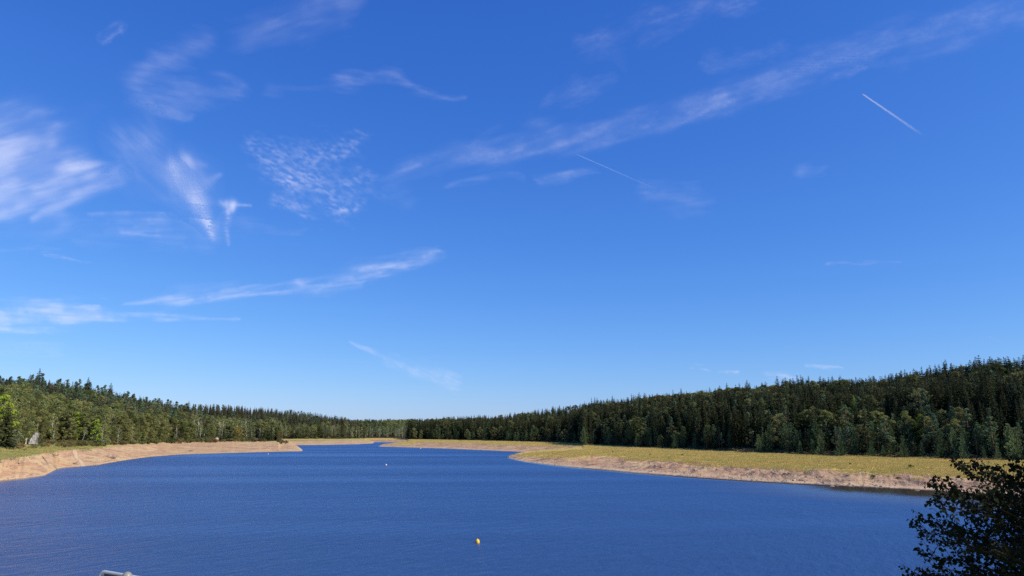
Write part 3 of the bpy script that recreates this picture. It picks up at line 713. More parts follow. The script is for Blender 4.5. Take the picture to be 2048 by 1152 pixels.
for px, h, wd, lb in ((1350, 7.5, 1.2, 'at the meadow edge below the dark spruces'), (1600, 5.5, 1.0, 'standing alone on the meadow edge'), (1518, 8.5, 1.1, 'taller than those around it, mid meadow edge'), (1680, 8, 1.3, 'with a broad base under the big spruce'),
                      (1742, 6.5, 1.1, 'right of the broad based one on the meadow edge'), (1806, 8.5, .9, 'slim and upright near the right bank'), (1880, 10, 1.0, 'tall and conical near the right bank'), (1925, 9, .8, 'narrow and feathery left of the layered pine'),
                      (2030, 11, 1.3, 'at the right picture edge above the dark bush'), (1275, 8, 1.3, 'low and dense above the spit meadow'), (1220, 9, 1.2, 'leftmost on the near spit meadow')):
    at_r('young_pine', px, edge_r(px, 'R1')-3, h, 'blue green young pine '+lb, wide=wd)
for px, dh, lb in ((1460, 27, 'lone spruce poking above the middle of the right skyline'), (1501, 28, 'second lone spruce above the right skyline beech crowns'), (1563, 29, 'thin spruce standing clear above the right skyline'), (1604, 29, 'bushy spruce standing clear above the right skyline'),
                   (1876, 30, 'spruce tip above the right skyline near its highest part'), (1905, 31, 'ragged spruce standing highest on the right skyline'), (1967, 30, 'dark spruce crown cresting the right hill'), (2001, 31, 'tall spruce crown at the far right of the skyline')):
    at_r('spruce', px, edge_r(px, 'R1', 4)-6, dh-2.5, lb, var=(2, 4, 1)[px % 3], wide=1.05)
for px, dh, lb in ((62, 23, 'pointed spruce topping the left hill'), (163, 23, 'spruce standing up from the left skyline'), (210, 22, 'small spruce standing up from the falling left skyline'), (371, 22, 'spruce at the end of the left hill brow')):
    at_r('spruce', px, edge_r(px, 'L1', 4)-4, dh+1, lb, var=(2, 4, 1)[px % 3], wide=1.25)

# shrubs along the foot of the woods
sh_lab = {'L1': 'low green shrub at the foot of the left wood', 'R1': 'low green shrub on the edge of the right meadow', 'L2': 'low green shrub at the foot of the second left wood', 'R2': 'low green shrub on the far right meadow edge'}
random.seed(31)
for nm, x0, x1, n_, lo, hi in (('L1', 190, 575, 100, 1.8, 4.2), ('L2', 590, 725, 16, 1.5, 3), ('R2', 850, 1180, 24, 1.2, 2.6), ('R1', 1190, 2060, 34, .8, 2.0)):
    for i in range(n_):
        px = random.uniform(x0, x1); e = edge_r(px, nm); r = e+(random.uniform(-22, 1) if nm == 'L1' else random.uniform(-4, 1))
        kd = 'brown_shrub' if random.random() < .2 else 'shrub'
        lb = sh_lab[nm].replace('green', 'brownish') if kd == 'brown_shrub' else sh_lab[nm]; hs_ = random.uniform(lo, hi)
        if hs_ > lo+(hi-lo)*.6: lb = lb.replace('low ', 'knee-high ' if hs_ < 1 else 'larger ')
        if nm == 'L1': lb += ', '+('near the ruin' if px < 110 else 'left of bright tree' if px < 185 else 'above grey branches' if px < 270 else 'left of cream rock' if px < 400 else 'near the cream rock' if px < 455 else 'below the golden tree' if px < 510 else 'by the tall spruce')
        if nm == 'R1': lb += ', '+('above the spit neck' if px < 1350 else 'below the lone skyline spruces' if px < 1620 else 'below the larches' if px < 1780 else 'towards the layered pine')
        if nm in ('L2', 'R2'): lb += ', '+('its left half' if px < (655 if nm == 'L2' else 1010) else 'its right half')
        at_r(kd, px, r, hs_, lb, group=lb.replace('shrub ', 'shrubs '))
for i in range(14):
    px = random.uniform(405, 455); at_r('brown_shrub' if i % 3 == 0 else 'shrub', px, edge_r(px, 'L1')-(4 if 418 < px < 438 else random.uniform(4, 13)), random.uniform(1.0, 2.2), ('brownish' if i % 3 == 0 else 'green')+' shrub beside the cream rock outcrop', group=('brownish' if i % 3 == 0 else 'green')+' shrubs round the rock outcrop')
for i in range(88):
    px = random.uniform(40, 215); e = edge_r(px, 'L1'); a_ = edge_r(px, 'L1', 2); f_ = random.random()**.7; r = a_+(e-a_)*(.35+.65*f_)
    kd = 'brown_shrub' if random.random() < .35 else 'shrub'; lb = ('brownish' if kd == 'brown_shrub' else 'green')+' brushwood shrub on the slope '+('left of the ruin' if px < 50 else 'below the ruin' if px < 80 else 'below the forked birch' if px < 125 else 'below the leaning birch' if px < 175 else 'below the bright tree')+('' if f_ > .45 else ', low by the grass')
    at_r(kd, px, r, (random.uniform(1.0, 2.2)+1.2*f_)*(.42 if 42 < px < 82 else 1), lb, group=lb+'s')
for px, y, s_ in ((1365, 905, 1.0), (1795, 938, .9), (1820, 925, 1.2), (1744, 936, 1.2), (1300, 903, .7), (1225, 898, .7), (1700, 920, .7)):
    x, y_ = polar(px, dist_at(px, y, 3.4), y); lb = 'small dry tuft of scrub out on the right meadow'; tree('brown_shrub' if px % 2 else 'shrub', x, y_, s_, lb, group='scrub tufts on the right meadow')

# ------------------------------------------------------------------ grass, stones
def tuft(seed, mat='grass'):
    random.seed(seed); m = MB(); C = []
    vs = []; ts = []
    for i in range(16):
        a = random.uniform(0, 6.28); r0 = random.uniform(0, .35); h = random.uniform(.5, 1.0); ln = random.uniform(.1, .5); wd = .05
        bx, by = r0*math.cos(a), r0*math.sin(a); px_, py_ = -math.sin(a)*wd, math.cos(a)*wd
        b0 = len(vs); vs += [(bx-px_, by-py_, -.05), (bx+px_, by+py_, -.05), (bx+ln*math.cos(a), by+ln*math.sin(a), h)]; ts.append((b0, b0+1, b0+2))
    m.add(vs, None, ts, rng.random(len(vs)//3).repeat(3)); return m.build('tuft', M[mat])
m = NB('dry_grass_blades'); geo = m.n('ShaderNodeNewGeometry'); P = geo.outputs['Position']; oi = m.n('ShaderNodeObjectInfo')
c_ = m.mix(m.ramp(m.noise(m.mapping(P, (.35, 1, .2), (0, 0, R(25))), .07, 4, .6), (.42, .6)), (.50, .42, .13), (.58, .41, .14)); c_ = m.mix(m.math('MULTIPLY', m.ramp(m.noise(P, .11, 5, .65), (.50, .66)), .8), c_, (.31, .31, .08))
c_ = m.mix(m.math('MULTIPLY', oi.outputs['Random'], .22), c_, (.58, .50, .24)); d = m.n('ShaderNodeBsdfDiffuse'); m.l(c_, d.inputs[0]); t_ = m.n('ShaderNodeBsdfTranslucent'); m.l(c_, t_.inputs[0])
mx = m.n('ShaderNodeMixShader'); mx.inputs[0].default_value = .35; m.l(d.outputs[0], mx.inputs[1]); m.l(t_.outputs[0], mx.inputs[2]); M['grass'] = m.done(mx.outputs[0])
m = NB('green_grass_blades'); geo = m.n('ShaderNodeNewGeometry'); P = geo.outputs['Position']; oi = m.n('ShaderNodeObjectInfo')
c_ = m.mix(m.ramp(m.noise(m.mapping(P, (.35, 1, .2), (0, 0, R(25))), .07, 4, .6), (.42, .6)), (.36, .36, .12), (.50, .42, .14)); c_ = m.mix(m.math('MULTIPLY', m.ramp(m.noise(P, .11, 5, .65), (.50, .66)), .8), c_, (.20, .25, .08))
c_ = m.mix(m.math('MULTIPLY', oi.outputs['Random'], .22), c_, (.58, .50, .24)); d = m.n('ShaderNodeBsdfDiffuse'); m.l(c_, d.inputs[0]); t_ = m.n('ShaderNodeBsdfTranslucent'); m.l(c_, t_.inputs[0])
mx = m.n('ShaderNodeMixShader'); mx.inputs[0].default_value = .35; m.l(d.outputs[0], mx.inputs[1]); m.l(t_.outputs[0], mx.inputs[2]); M['grass_green'] = m.done(mx.outputs[0])
gc = bpy.data.collections.new('source_grass')
for i in range(3): gc.objects.link(bpy.data.objects.new('g%d' % i, tuft(300+i)))
gcl = bpy.data.collections.new('source_green_grass')
for i in range(3): gcl.objects.link(bpy.data.objects.new('h%d' % i, tuft(310+i, 'grass_green')))
def area_pts(nset, px0, px1, n_, rmax=900, cond=None):
    out = []; a0, a1 = az_of(px0), az_of(px1)
    a = a0+(a1-a0)*rng.random(n_); r = 150*(rmax/150)**rng.random(n_)
    x, y = np.sin(a)*r, np.cos(a)*r; z, u, m = ground_at(x, y)
    ok = np.isin(m, [names.index(k) for k in nset]) & cond(x, y, z, u); return np.stack([x, y, z], 1)[ok]
m_is_l2 = lambda x, y: ground_at(x, y)[2] == names.index('L2')
nn_ = lambda x, y, s: fbm(x/s, y/s, 3, 44)
p = area_pts(('R1', 'R2', 'R1b', 'R2b', 'L3'), 760, 2080, 420000, 950, lambda x, y, z, u: (z > .9) & (u > 1.85+(.5-nn_(x, y, 14))*1.3) & (u < 3.05))
p = p[:110000]
scatter('meadow_grass', p, .22+.38*rng.random(len(p))**2, gc, 'dry yellow grass covering the terrace of the right bank', 'grass')
p = area_pts(('L1', 'L2', 'L1b'), -60, 745, 160000, 900, lambda x, y, z, u: (z > 1.6) & (u > 2.0+(.5-nn_(x, y, 9))*.5) & (u < 3.1) & ((np.arctan2(x, y) < az_of(205)) | (m_is_l2(x, y))))
p = p[:26000]
scatter('bank_grass', p, .25+.6*rng.random(len(p))**2, gcl, 'dry yellow green grass along the top of the left bank', 'grass')
st_m = NB('stone'); oi = st_m.n('ShaderNodeObjectInfo'); tc = st_m.n('ShaderNodeTexCoord')
cc = st_m.mix(oi.outputs['Random'], (.22, .14, .09), (.56, .42, .29)); M['stone'] = st_m.done(st_m.bsdf(st_m.mix(st_m.ramp(st_m.noise(tc.outputs['Object'], 3, 4), (.4, .7)), cc, (.30, .22, .17)), .9, .1))
def rock(seed, mat=None, rough=.28):
    import bmesh
    bm = bmesh.new(); bmesh.ops.create_icosphere(bm, subdivisions=2, radius=1); rs = random.Random(seed)
    pl = [(Vector((rs.gauss(0, 1), rs.gauss(0, 1), rs.gauss(0, 1))).normalized(), rs.uniform(.5, .85)) for _ in range(7)]
    for v in bm.verts:
        for nn, d in pl:
            k = v.co.dot(nn)
            if k > d: v.co -= nn*(k-d)
        v.co *= 1+rs.uniform(-.05, .05); v.co.z *= .7
    me = bpy.data.meshes.new('rock'); bm.to_mesh(me); bm.free(); me.materials.append(mat or M['stone']); return me
RK = [rock(s) for s in range(4)]
sc_ = bpy.data.collections.new('source_stone')
for i, me in enumerate(RK): sc_.objects.link(bpy.data.objects.new('s%d' % i, me))
p = area_pts(('R1', 'R2', 'R1b', 'R2b', 'L1', 'L1b'), -60, 2080, 150000, 700, lambda x, y, z, u: (z > .05) & (u > 1.0) & (u < 2.1) & (nn_(x, y, 6) > .47))
p = p[:26000]
scatter('gravel', p, .06+.30*rng.random(len(p))**4, sc_, 'loose stones and gravel strewn over the bare banks', 'gravel')
random.seed(12)
def boulder(px, y, zg, s_, label, group=None, mt=None):
    x, yy = polar(px, dist_at(px, y, zg), y); o = link('boulder', random.choice(RK) if mt is None else mt, None, (x, yy, gz(x, yy)+s_*.15)); o.scale = (s_, s_*random.uniform(.7, 1), s_*.8); o.rotation_euler = (0, 0, random.uniform(0, 6))
    tag(o, label, 'boulder', group)
BW = lambda px: 'near the spit' if px < 1400 else ('middle stretch' if px < 1600 else ('below the larches' if px < 1780 else 'close to the dark bush'))
for i in range(34):
    px = random.uniform(1250, 1990); boulder(px, np.interp(px, [1250, 2000], [930, 972])+random.uniform(-8, 6), 1.6, random.uniform(.35, .8), 'dark boulder on the bare slope of the right bank, '+BW(px), 'boulders on the right bank '+BW(px))
for px, y, lb in ((35, 941, 'brown boulder leftmost on the left bank'), (54, 943, 'brown boulder with a smaller one, mid left bank'), (70, 940, 'dark boulder nearest the cove on the left bank')):
    boulder(px, y, 2.2, .75, lb)
# ------------------------------------------------------------------ ruin, rock outcrop, path, driftwood
cm = NB('weathered_stone_wall'); tc = cm.n('ShaderNodeTexCoord'); q = cm.noise(tc.outputs['Object'], 1.1, 6, .7)
q2 = cm.noise(cm.mapping(tc.outputs['Object'], (1, 1, .3)), 2.0, 3, .6)
M['ruin'] = cm.done(cm.bsdf(cm.mix(cm.ramp(q2, (.47, .60)), cm.mix(cm.ramp(q, (.42, .56)), (.54, .52, .47), (.36, .34, .30)), (.2, .18, .16)), .95, .1, normal=cm.bump(q, .8, .2)))
def prism(mb, outline, depth, a=0.0):
    """outline in x,z; thick in y"""
    n_ = len(outline); vs = [(x, 0, z) for x, z in outline]+[(x, depth, z) for x, z in outline]
    q = [(i, (i+1) % n_, n_+(i+1) % n_, n_+i) for i in range(n_)]; t = []
    from mathutils.geometry import tessellate_polygon
    for tri in tessellate_polygon([[Vector((x, z, 0)) for x, z in outline]]): t.append(tri); t.append(tuple(n_+k for k in reversed(tri)))
    mb.add(vs, q, t, a)
rr = edge_r(60, 'L1')-9; rx, ry = polar(52, rr); rz0 = gz(rx, ry)
ru = empty('ruined_building', (rx, ry, rz0), -az_of(60)); ru.scale = (rr/330,)*3; tag(ru, 'ruined pale stone building with broken gable among trees on the left bank', 'ruin'); k = rr/F0
m = MB(); prism(m, [(.7, 0), (.75, .9), (1.15, 1.5), (1.2, 2.2), (1.65, 2.7), (1.75, 3.4), (2.25, 3.7), (2.35, 4.2), (2.9, 4.45), (3.3, 4.3), (3.9, 4.4), (4.0, 3.9), (3.75, 3.3), (3.85, 2.6), (3.5, 2.1), (3.6, 1.3), (3.5, .6), (3.9, 0)], .6)
o = link('gable_wall', m.build('gable_wall', M['ruin']), ru, (0, 0, .4))
m = MB(); prism(m, [(-1.5, -.3), (-1.45, 1.4), (-1.7, 2.3), (-1.2, 2.9), (-.5, 2.75), (.1, 2.5), (.6, 2.6), (.6, 2.1), (.2, 2.15), (.15, .9), (.3, -.3), (-.25, -.3), (-.3, 1.9), (-.8, 2.1), (-1.0, 1.7), (-.95, -.3)], .5)
link('side_opening', m.build('side_opening', M['ruin']), ru, (0, 0, .3))
m = MB(); prism(m, [(-.9, -1.4), (-.9, .45), (-.2, .6), (.9, .45), (2.1, .62), (3.3, .5), (4.2, .15), (5.0, .3), (6.0, .05), (6.6, -.35), (7.4, -.3), (7.6, -1.6)], .7)
link('base_wall', m.build('base_wall', M['ruin']), ru, (0, -1.0, 0))
m = MB(); prism(m, [(8.2, -1.6), (8.2, .1), (8.6, .2), (9.1, -.1), (9.4, 0), (9.6, -1.6)], .6); prism(m, [(11.4, -1.6), (11.5, -.2), (12.0, .1), (12.7, -.3), (12.8, -1.6)], .6)
link('wall_stub', m.build('wall_stub', M['ruin']), ru, (0, -1.0, 0))
# a bare pole-like dead trunk above the ruin
x_, y_ = polar(70.5, edge_r(70, 'L1')-5); m = MB(); m.tube([(0, 0, -.3), (.1, 0, 5), (0, .1, 10.5)], [.16, .12, .05], 7); m.tube([(.05, 0, 6), (.7, 0, 7.2)], [.05, .02], 5)
o = link('dead_trunk', m.build('dead_trunk', M['gwood'], True), None, (x_, y_, gz(x_, y_))); tag(o, 'thin bare grey dead trunk standing above the ruin gable', 'dead tree')
cl = NB('cream_rock'); tc = cl.n('ShaderNodeTexCoord'); q = cl.noise(tc.outputs['Object'], .9, 6, .7)
M['cream'] = cl.done(cl.bsdf(cl.mix(cl.ramp(q, (.42, .6)), (.50, .39, .26), (.26, .18, .12)), .95, .1, normal=cl.bump(q, .9, .3)))
er = edge_r(428, 'L1'); x_, y_ = polar(428, er-9); m = MB()
import bmesh
bm = bmesh.new(); bmesh.ops.create_icosphere(bm, subdivisions=4, radius=1)
for v in bm.verts:
    c_ = v.co.copy(); s_ = 1+.30*float(fbm(np.array([c_.x*2.2+5]), np.array([c_.z*2.2+c_.y*2.2+8]), 4, 61)[0]-.5)*2
    v.co = Vector((c_.x*3.5*s_, c_.y*2.4*s_, c_.z*2.1*s_+(1.5 if c_.x > 0 else -.9)*abs(c_.x)))
me = bpy.data.meshes.new('rock_outcrop'); bm.to_mesh(me); bm.free(); me.materials.append(M['cream'])
o = link('rock_outcrop', me, None, (x_, y_, gz(x_, y_)+.6)); tag(o, 'cream coloured rock outcrop at the top of the left bank', 'rock')
# slanting worn path on the left bank, laid as a strip on the ground
pm = NB('path_sand'); geo = pm.n('ShaderNodeNewGeometry'); M['path'] = pm.done(pm.bsdf(pm.mix(pm.ramp(pm.noise(geo.outputs['Position'], .8, 4), (.4, .6)), (.60, .43, .26), (.50, .35, .21)), .95, .1))
A_ = polar(127, dist_at(127, 889, 6.6), 889); B_ = polar(176, dist_at(176, 909, 4.6), 909); vs = []
for i in range(25):
    t = i/24; x_ = A_[0]+(B_[0]-A_[0])*t; y_ = A_[1]+(B_[1]-A_[1])*t; dx, dy = B_[0]-A_[0], B_[1]-A_[1]; L_ = math.hypot(dx, dy); wd_ = .45+.5*float(fbm(np.array([i*.6]), np.array([2.]), 2, 3)[0]); wx, wy = -dy/L_*wd_, dx/L_*wd_; x_ += math.sin(i*.7)*.35
    for s_ in (-1, -.33, .33, 1): vs.append((x_+wx*s_, y_+wy*s_, gz(x_+wx*s_, y_+wy*s_)+.05))
o = link('path', mesh_np('path', vs, np.array([(i*4+k, i*4+k+1, i*4+k+5, i*4+k+4) for i in range(24) for k in range(3)]), M['path'], None, True)); tag(o, kind='structure')
random.seed(77)
def snag(px, y, zg, s_, label, group=None, n_=9, up=.5):
    x, yy = polar(px, dist_at(px, y, zg), y); m = MB()
    for i in range(n_):
        a = random.uniform(0, 6.28); e = random.uniform(.05, up); L = s_*random.uniform(.5, 1); p0 = Vector((random.uniform(-.3, .3)*s_, random.uniform(-.3, .3)*s_, .05)); d = Vector((math.cos(a), math.sin(a)*.6, e))
        p1 = p0+d*L*.5+Vector((0, 0, random.uniform(-.05, .1)*s_)); p2 = p0+d*L; m.tube([p0, p1, p2], [.07*s_/2, .05*s_/2, .015*s_/2], 5)
        for j in range(2):
            q_ = p1.lerp(p2, random.random()); m.tube([q_, q_+Vector((random.uniform(-.3, .3), random.uniform(-.3, .3), random.uniform(.1, .45)))*s_], [.02*s_/2, .006*s_/2], 4)
    o = link('driftwood', m.build('driftwood', M['gwood'], True), None, (x, yy, gz(x, yy)-.05)); tag(o, label, 'driftwood', group)
snag(226, 897, 5.4, 3.6, 'tangle of dead grey branches on the upper left bank', n_=16)
snag(150, 906, 4.8, 2.2, 'brown heap of brushwood beside the slanting path')
snag(107, 910, 4.5, 2.6, 'reddish brushwood heap on the left bank below the ruin')
snag(20, 925, 3.9, 2.0, 'dry brush leftmost along the left grass edge')
snag(36, 924, 4.0, 2.2, 'dry brush by the notch of the left grass edge')
snag(381, 885, 6.1, 3.0, 'fallen grey branches left of the pale rock outcrop')
for px, y in ((1690, 946), (1640, 941), (1725, 952), (1745, 944), (1565, 946), (1480, 932), (1836, 951), (1875, 962)): snag(px, y, 2.4, random.uniform(1.0, 1.8), 'small grey snag of driftwood on the bare right slope', 'snags on the right slope', 6, .9)
for (a, b_), (c_, d_), zz, lb in (((84, 922), (103, 924), 3.0, 'long weathered log lying along the left bank'), ((100, 920), (118, 919), 3.3, 'shorter log above the long one on the left bank')):
    A_ = polar(a, dist_at(a, b_, zz), b_); B_ = polar(c_, dist_at(c_, d_, zz), d_); m = MB()
    pts = [Vector((A_[0]+(B_[0]-A_[0])*t, A_[1]+(B_[1]-A_[1])*t, 0)) for t in (0, .5, 1)]
    for q_ in pts: q_.z = gz(q_.x, q_.y)+.10
    o0 = pts[0].copy(); m.tube([q_-o0 for q_ in pts], [.11, .09, .05], 7); o = link('log', m.build('log', M['gwood'], True), None, o0); tag(o, lb, 'log')
# ------------------------------------------------------------------ buoys
def paint(name, c_, rough=.4):
    m = NB(name); tc = m.n('ShaderNodeTexCoord'); n_ = m.noise(tc.outputs['Object'], 5, 4, .6); return m.done(m.bsdf(m.mix(m.math('MULTIPLY', m.ramp(n_, (.5, .8)), .35), c_, tuple(v*.55 for v in c_)), rough, .4))
M['yellow'] = paint('yellow_plastic', (.85, .50, .02)); M['red'] = paint('faded_red_plastic', (.55, .16, .10)); M['white'] = paint('white_plastic', (.75, .73, .70)); M['steel'] = paint('dull_steel', (.35, .35, .35))
def buoy(px, y, s_, mat, label, cap=None):
    x, yy = polar(px, dist_at(px, y, 0), y); e = empty('buoy', (x, yy, 0)); tag(e, label, 'buoy')
    m = MB(); prof = [(0.001, -.45), (.22, -.40), (.40, -.18), (.46, .05), (.45, .30), (.38, .55), (.24, .72), (.10, .78), (.10, .84), (.001, .85)]
    m.lathe([(a*s_, b_*s_) for a, b_ in prof], 20); link('float', m.build('float', M[mat], True), e)
    m = MB(); m.tube([Vector((math.cos(t)*.09*s_, 0, .9*s_+math.sin(t)*.09*s_)) for t in np.linspace(-.6, 3.75, 10)], .02*s_, 6); link('ring', m.build('ring', M['steel'], True), e)
    if cap:
        m = MB(); m.lathe([(.385*s_, .55*s_), (.47*s_, .30*s_), (.475*s_, .12*s_), (.465*s_, .11*s_)], 20); link('band', m.build('band', M[cap], True), e)
buoy(955, 1086, .56, 'yellow', 'bright yellow buoy floating in the middle foreground of the lake')
buoy(772, 931, .75, 'red', 'small faded red and white buoy out in the open water', 'white')
buoy(536.5, 908.5, .62, 'red', 'tiny red and white buoy close to the left spit shore', 'white')
buoy(841, 897.5, .85, 'yellow', 'tiny pale yellow buoy off the far right spit')

# ------------------------------------------------------------------ railing at the dam crest, lower left
gm_ = NB('galvanised_steel'); tc = gm_.n('ShaderNodeTexCoord'); n_ = gm_.noise(tc.outputs['Object'], 14, 5, .6)
M['galv'] = gm_.done(gm_.bsdf(gm_.mix(gm_.ramp(n_, (.35, .65)), (.52, .54, .58), (.40, .42, .46)), .45, .5, .2, gm_.bump(n_, .15, .004)))
M['post'] = paint('pale_painted_post', (.24, .235, .20), .4); M['panel'] = paint('dark_grey_panel', (.10, .11, .13), .6)
def pt(px, y, r): d = ray(px, y); return Vector((0, 0, EYE))+d*(r/math.hypot(d.x, d.y))
P0, P1 = pt(210, 1143.5, 5.0), pt(250, 1150.5, 4.9); dv = (P1-P0); base = Vector((P1.x, P1.y, 11.2))
rl = empty('railing', (P0.x, P0.y, 11.2)); tag(rl, 'galvanised railing end with rounded corner and domed post on the dam crest', 'railing'); off = Vector((P0.x, P0.y, 11.2))
dn = dv.normalized(); side = Vector((-dn.y, dn.x, 0))
m = MB(); tip = P0-off; far = P0+dn*1.6-off; far.z = tip.z+dn.z*.5
crn = [tip+dn*.03*math.sin(t)+Vector((0, 0, -.03+.03*math.cos(t))) - dn*.03 for t in (-1.57, -1.2, -.8, -.4, 0)]
crn = [tip+dn*(-.03*math.sin(-t))+Vector((0, 0, -.03+.03*math.cos(t))) for t in (-1.57, -1.2, -.8, -.4, 0)]
m.tube([Vector((crn[0].x, crn[0].y, -.02))]+crn+[tip+dn*.12, tip+dn*1.5], .0088, 10); link('top_rail', m.build('top_rail', M['galv'], True), rl)
m = MB(); a_ = tip-dn*.01; 
for s_ in (-1,):
    vs = []
    for t in (0.0, 1.45):
        for z_ in (.06, None):
            b_ = tip+dn*t; zz = (b_.z-.010) if z_ is None else .08
            for q_ in (-.004, .004): vs.append(tuple(Vector((b_.x, b_.y, zz))+side*q_))
    m.add(vs, [(0, 2, 6, 4), (1, 5, 7, 3), (2, 3, 7, 6), (0, 4, 5, 1), (0, 1, 3, 2), (4, 6, 7, 5)])
link('infill_panel', m.build('infill_panel', M['panel']), rl)
pb = pt(254, 1152, 4.82)-off
m = MB(); m.lathe([(.020, -.0), (.020, pb.z-.012), (.027, pb.z-.012), (.0275, pb.z-.004), (.025, pb.z+.006), (.019, pb.z+.015), (.009, pb.z+.021), (.0005, pb.z+.0225)], 20, (pb.x, pb.y, 0)); link('post', m.build('post', M['post'], True), rl)
pl_ = MB()
for t in (.26,):
    a_ = pb+dn*.03; b_ = pb+dn*1.2; pl_.box(((a_.x+b_.x)/2, (a_.y+b_.y)/2, pb.z-.03), ((b_-a_).length, .05, .022), math.atan2(dn.y, dn.x))
link('handrail_board', pl_.build('handrail_board', M['white']), rl)

# ------------------------------------------------------------------ birch close by, lower right
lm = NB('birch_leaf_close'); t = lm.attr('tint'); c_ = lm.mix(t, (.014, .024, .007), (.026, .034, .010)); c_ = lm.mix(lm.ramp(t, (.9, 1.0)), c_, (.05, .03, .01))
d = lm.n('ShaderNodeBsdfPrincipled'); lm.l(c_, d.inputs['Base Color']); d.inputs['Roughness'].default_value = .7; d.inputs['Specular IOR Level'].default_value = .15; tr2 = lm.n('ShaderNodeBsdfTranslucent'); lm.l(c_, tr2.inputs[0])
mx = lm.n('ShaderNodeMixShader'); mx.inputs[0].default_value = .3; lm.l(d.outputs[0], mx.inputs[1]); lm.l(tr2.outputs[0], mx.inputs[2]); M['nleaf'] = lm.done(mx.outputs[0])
M['twig'] = bark_mat('dark_twig', (.045, .030, .022), (.09, .06, .045), 30)
random.seed(5)
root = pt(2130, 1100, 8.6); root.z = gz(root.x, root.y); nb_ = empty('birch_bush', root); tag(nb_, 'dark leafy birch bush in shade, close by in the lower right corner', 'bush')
tk = MB(); topz = 12.9-root.z
tk.tube([(0, 0, -.2), (-.05, .05, .8), (.02, 0, topz*.55), (-.06, .02, topz*.85)], [.07, .055, .038, .02], 9)
tk.tube([(.08, .1, -.2), (.3, .1, .9), (.42, 0, topz*.85)], [.05, .04, .015], 8)
br = MB(); LC = []; LA = []; LB = []
def leaves_on(p0, p1):
    n_ = max(2, int((p1-p0).length/.028))
    for i in range(n_):
        p_ = p0.lerp(p1, (i+.5)/n_); a = random.uniform(0, 6.28)
        ax = Vector((math.cos(a)*.7, math.sin(a)*.7, random.uniform(-1.3, .15))).normalized(); s_ = random.uniform(.013, .024)
        sd_ = ax.cross(Vector((random.gauss(0, 1), random.gauss(0, 1), random.gauss(0, 1)))).normalized()
        LC.append(p_+ax*(s_*1.25+.006)); LA.append(ax*s_); LB.append(sd_*s_*.80)
def limb(p0, p3, r0, depth=0):
    L = (p3-p0).length; c1 = p0+Vector((0, 0, 1))*L*.30+(p3-p0)*.25; c2 = p0.lerp(p3, .7)+Vector((random.uniform(-.05, .05), random.uniform(-.05, .05), .06*L))
    pts = []
    for i in range(9):
        t = i/8; pts.append(p0*(1-t)**3+c1*3*t*(1-t)**2+c2*3*t*t*(1-t)+p3*t**3)
    br.tube(pts, [r0*(1-.88*i/8) for i in range(9)], 5, False)
    s = .25*L; side_ = 1
    while s < L*.98:
        t = s/L; k = min(7, int(t*8)); q_ = pts[k].lerp(pts[k+1], t*8-k); dr = (pts[k+1]-pts[k]).normalized()
        out = dr.cross(Vector((random.gauss(0, 1), random.gauss(0, 1), random.gauss(0, 1)))).normalized()
        tl = random.uniform(.10, .36)*(1.15-t*.70); e = q_+dr*tl*.75+out*tl*.62+Vector((0, 0, .02)); m_ = q_.lerp(e, .5)+Vector((0, 0, .012))
        br.tube([q_, m_, e], [.0028, .002, .001], 4, False); leaves_on(q_.lerp(m_, .3), m_); leaves_on(m_, e)
        if random.random() < .5:
            o2 = out.cross(dr); e2 = m_+dr*tl*.3+o2*tl*.4*random.choice((-1, 1)); br.tube([m_, e2], [.0018, .0008], 3, False); leaves_on(m_, e2)
        s += random.uniform(.026, .050)
    leaves_on(pts[6], pts[8])
tips = [(1897, 922), (1918, 930), (1942, 926), (1968, 945), (1990, 930), (2012, 920), (2035, 935), (2060, 915), (2090, 925), (2130, 935), (2170, 960), (1856, 962), (1870, 985), (1895, 975), (1850, 1000), (1905, 1000), (1940, 985), (1975, 985), (2010, 985), (2040, 990), (2080, 990),
        (1812, 1048), (1826, 1030), (1840, 1075), (1832, 1100), (1868, 1050), (1890, 1040), (1925, 1040), (1960, 1040), (2000, 1045), (2040, 1040), (2090, 1050), (1798, 1143), (1822, 1150), (1850, 1130), (1885, 1110), (1915, 1095), (1950, 1100), (1990, 1100), (2030, 1100), (2070, 1100),
        (1870, 1170), (1910, 1160), (1950, 1160), (1990, 1155), (2030, 1160), (2060, 1170), (1830, 1190), (1880, 1210), (1940, 1220), (2000, 1220), (2080, 1220), (2150, 1100), (2190, 1040), (2200, 1150), (2230, 960), (2270, 1000), (2300, 1050), (2240, 1080), (2320, 1120), (2280, 1170), (2210, 1230), (2340, 1220), (2200, 930), (2260, 940), (2180, 980), (2120, 985), (2150, 1040)]
for i, (a, b_) in enumerate(tips):
    e = pt(a+5, b_+2, random.uniform(7.5, 9.1))-root; hz = min(topz*.85, max(.8, e.z-random.uniform(.5, 1.1))); p0 = Vector((random.uniform(-.05, .3), random.uniform(-.05, .1), hz))
    limb(p0, e, .010)
link('trunk', tk.build('trunk', M['twig'], True), nb_); link('branches', br.build('branches', M['twig'], True), nb_)
LC = np.array(LC); LA = np.array(LA); LB = np.array(LB); nl = len(LC); nrm = np.cross(LA, LB); nrm = nrm/np.linalg.norm(nrm, axis=1)[:, None]*.004
V = np.stack([LC-LA*.9, LC-LA*.72-LB*.62+nrm, LC-LA*.25-LB*.95+nrm*1.4, LC+LA*.35-LB*.72+nrm, LC+LA*1.25-nrm, LC+LA*.35+LB*.72+nrm, LC-LA*.25+LB*.95+nrm*1.4, LC-LA*.72+LB*.62+nrm], 1).reshape(-1, 3)
ix = (np.arange(nl)*8)[:, None]; Q = np.concatenate([ix+np.array([[0, 1, 2, 3]]), ix+np.array([[0, 3, 4, 5]]), ix+np.array([[0, 5, 6, 7]])])
link('crown', mesh_np('crown', V, Q, M['nleaf'], {'tint': rng.random(nl).repeat(8)}), nb_)
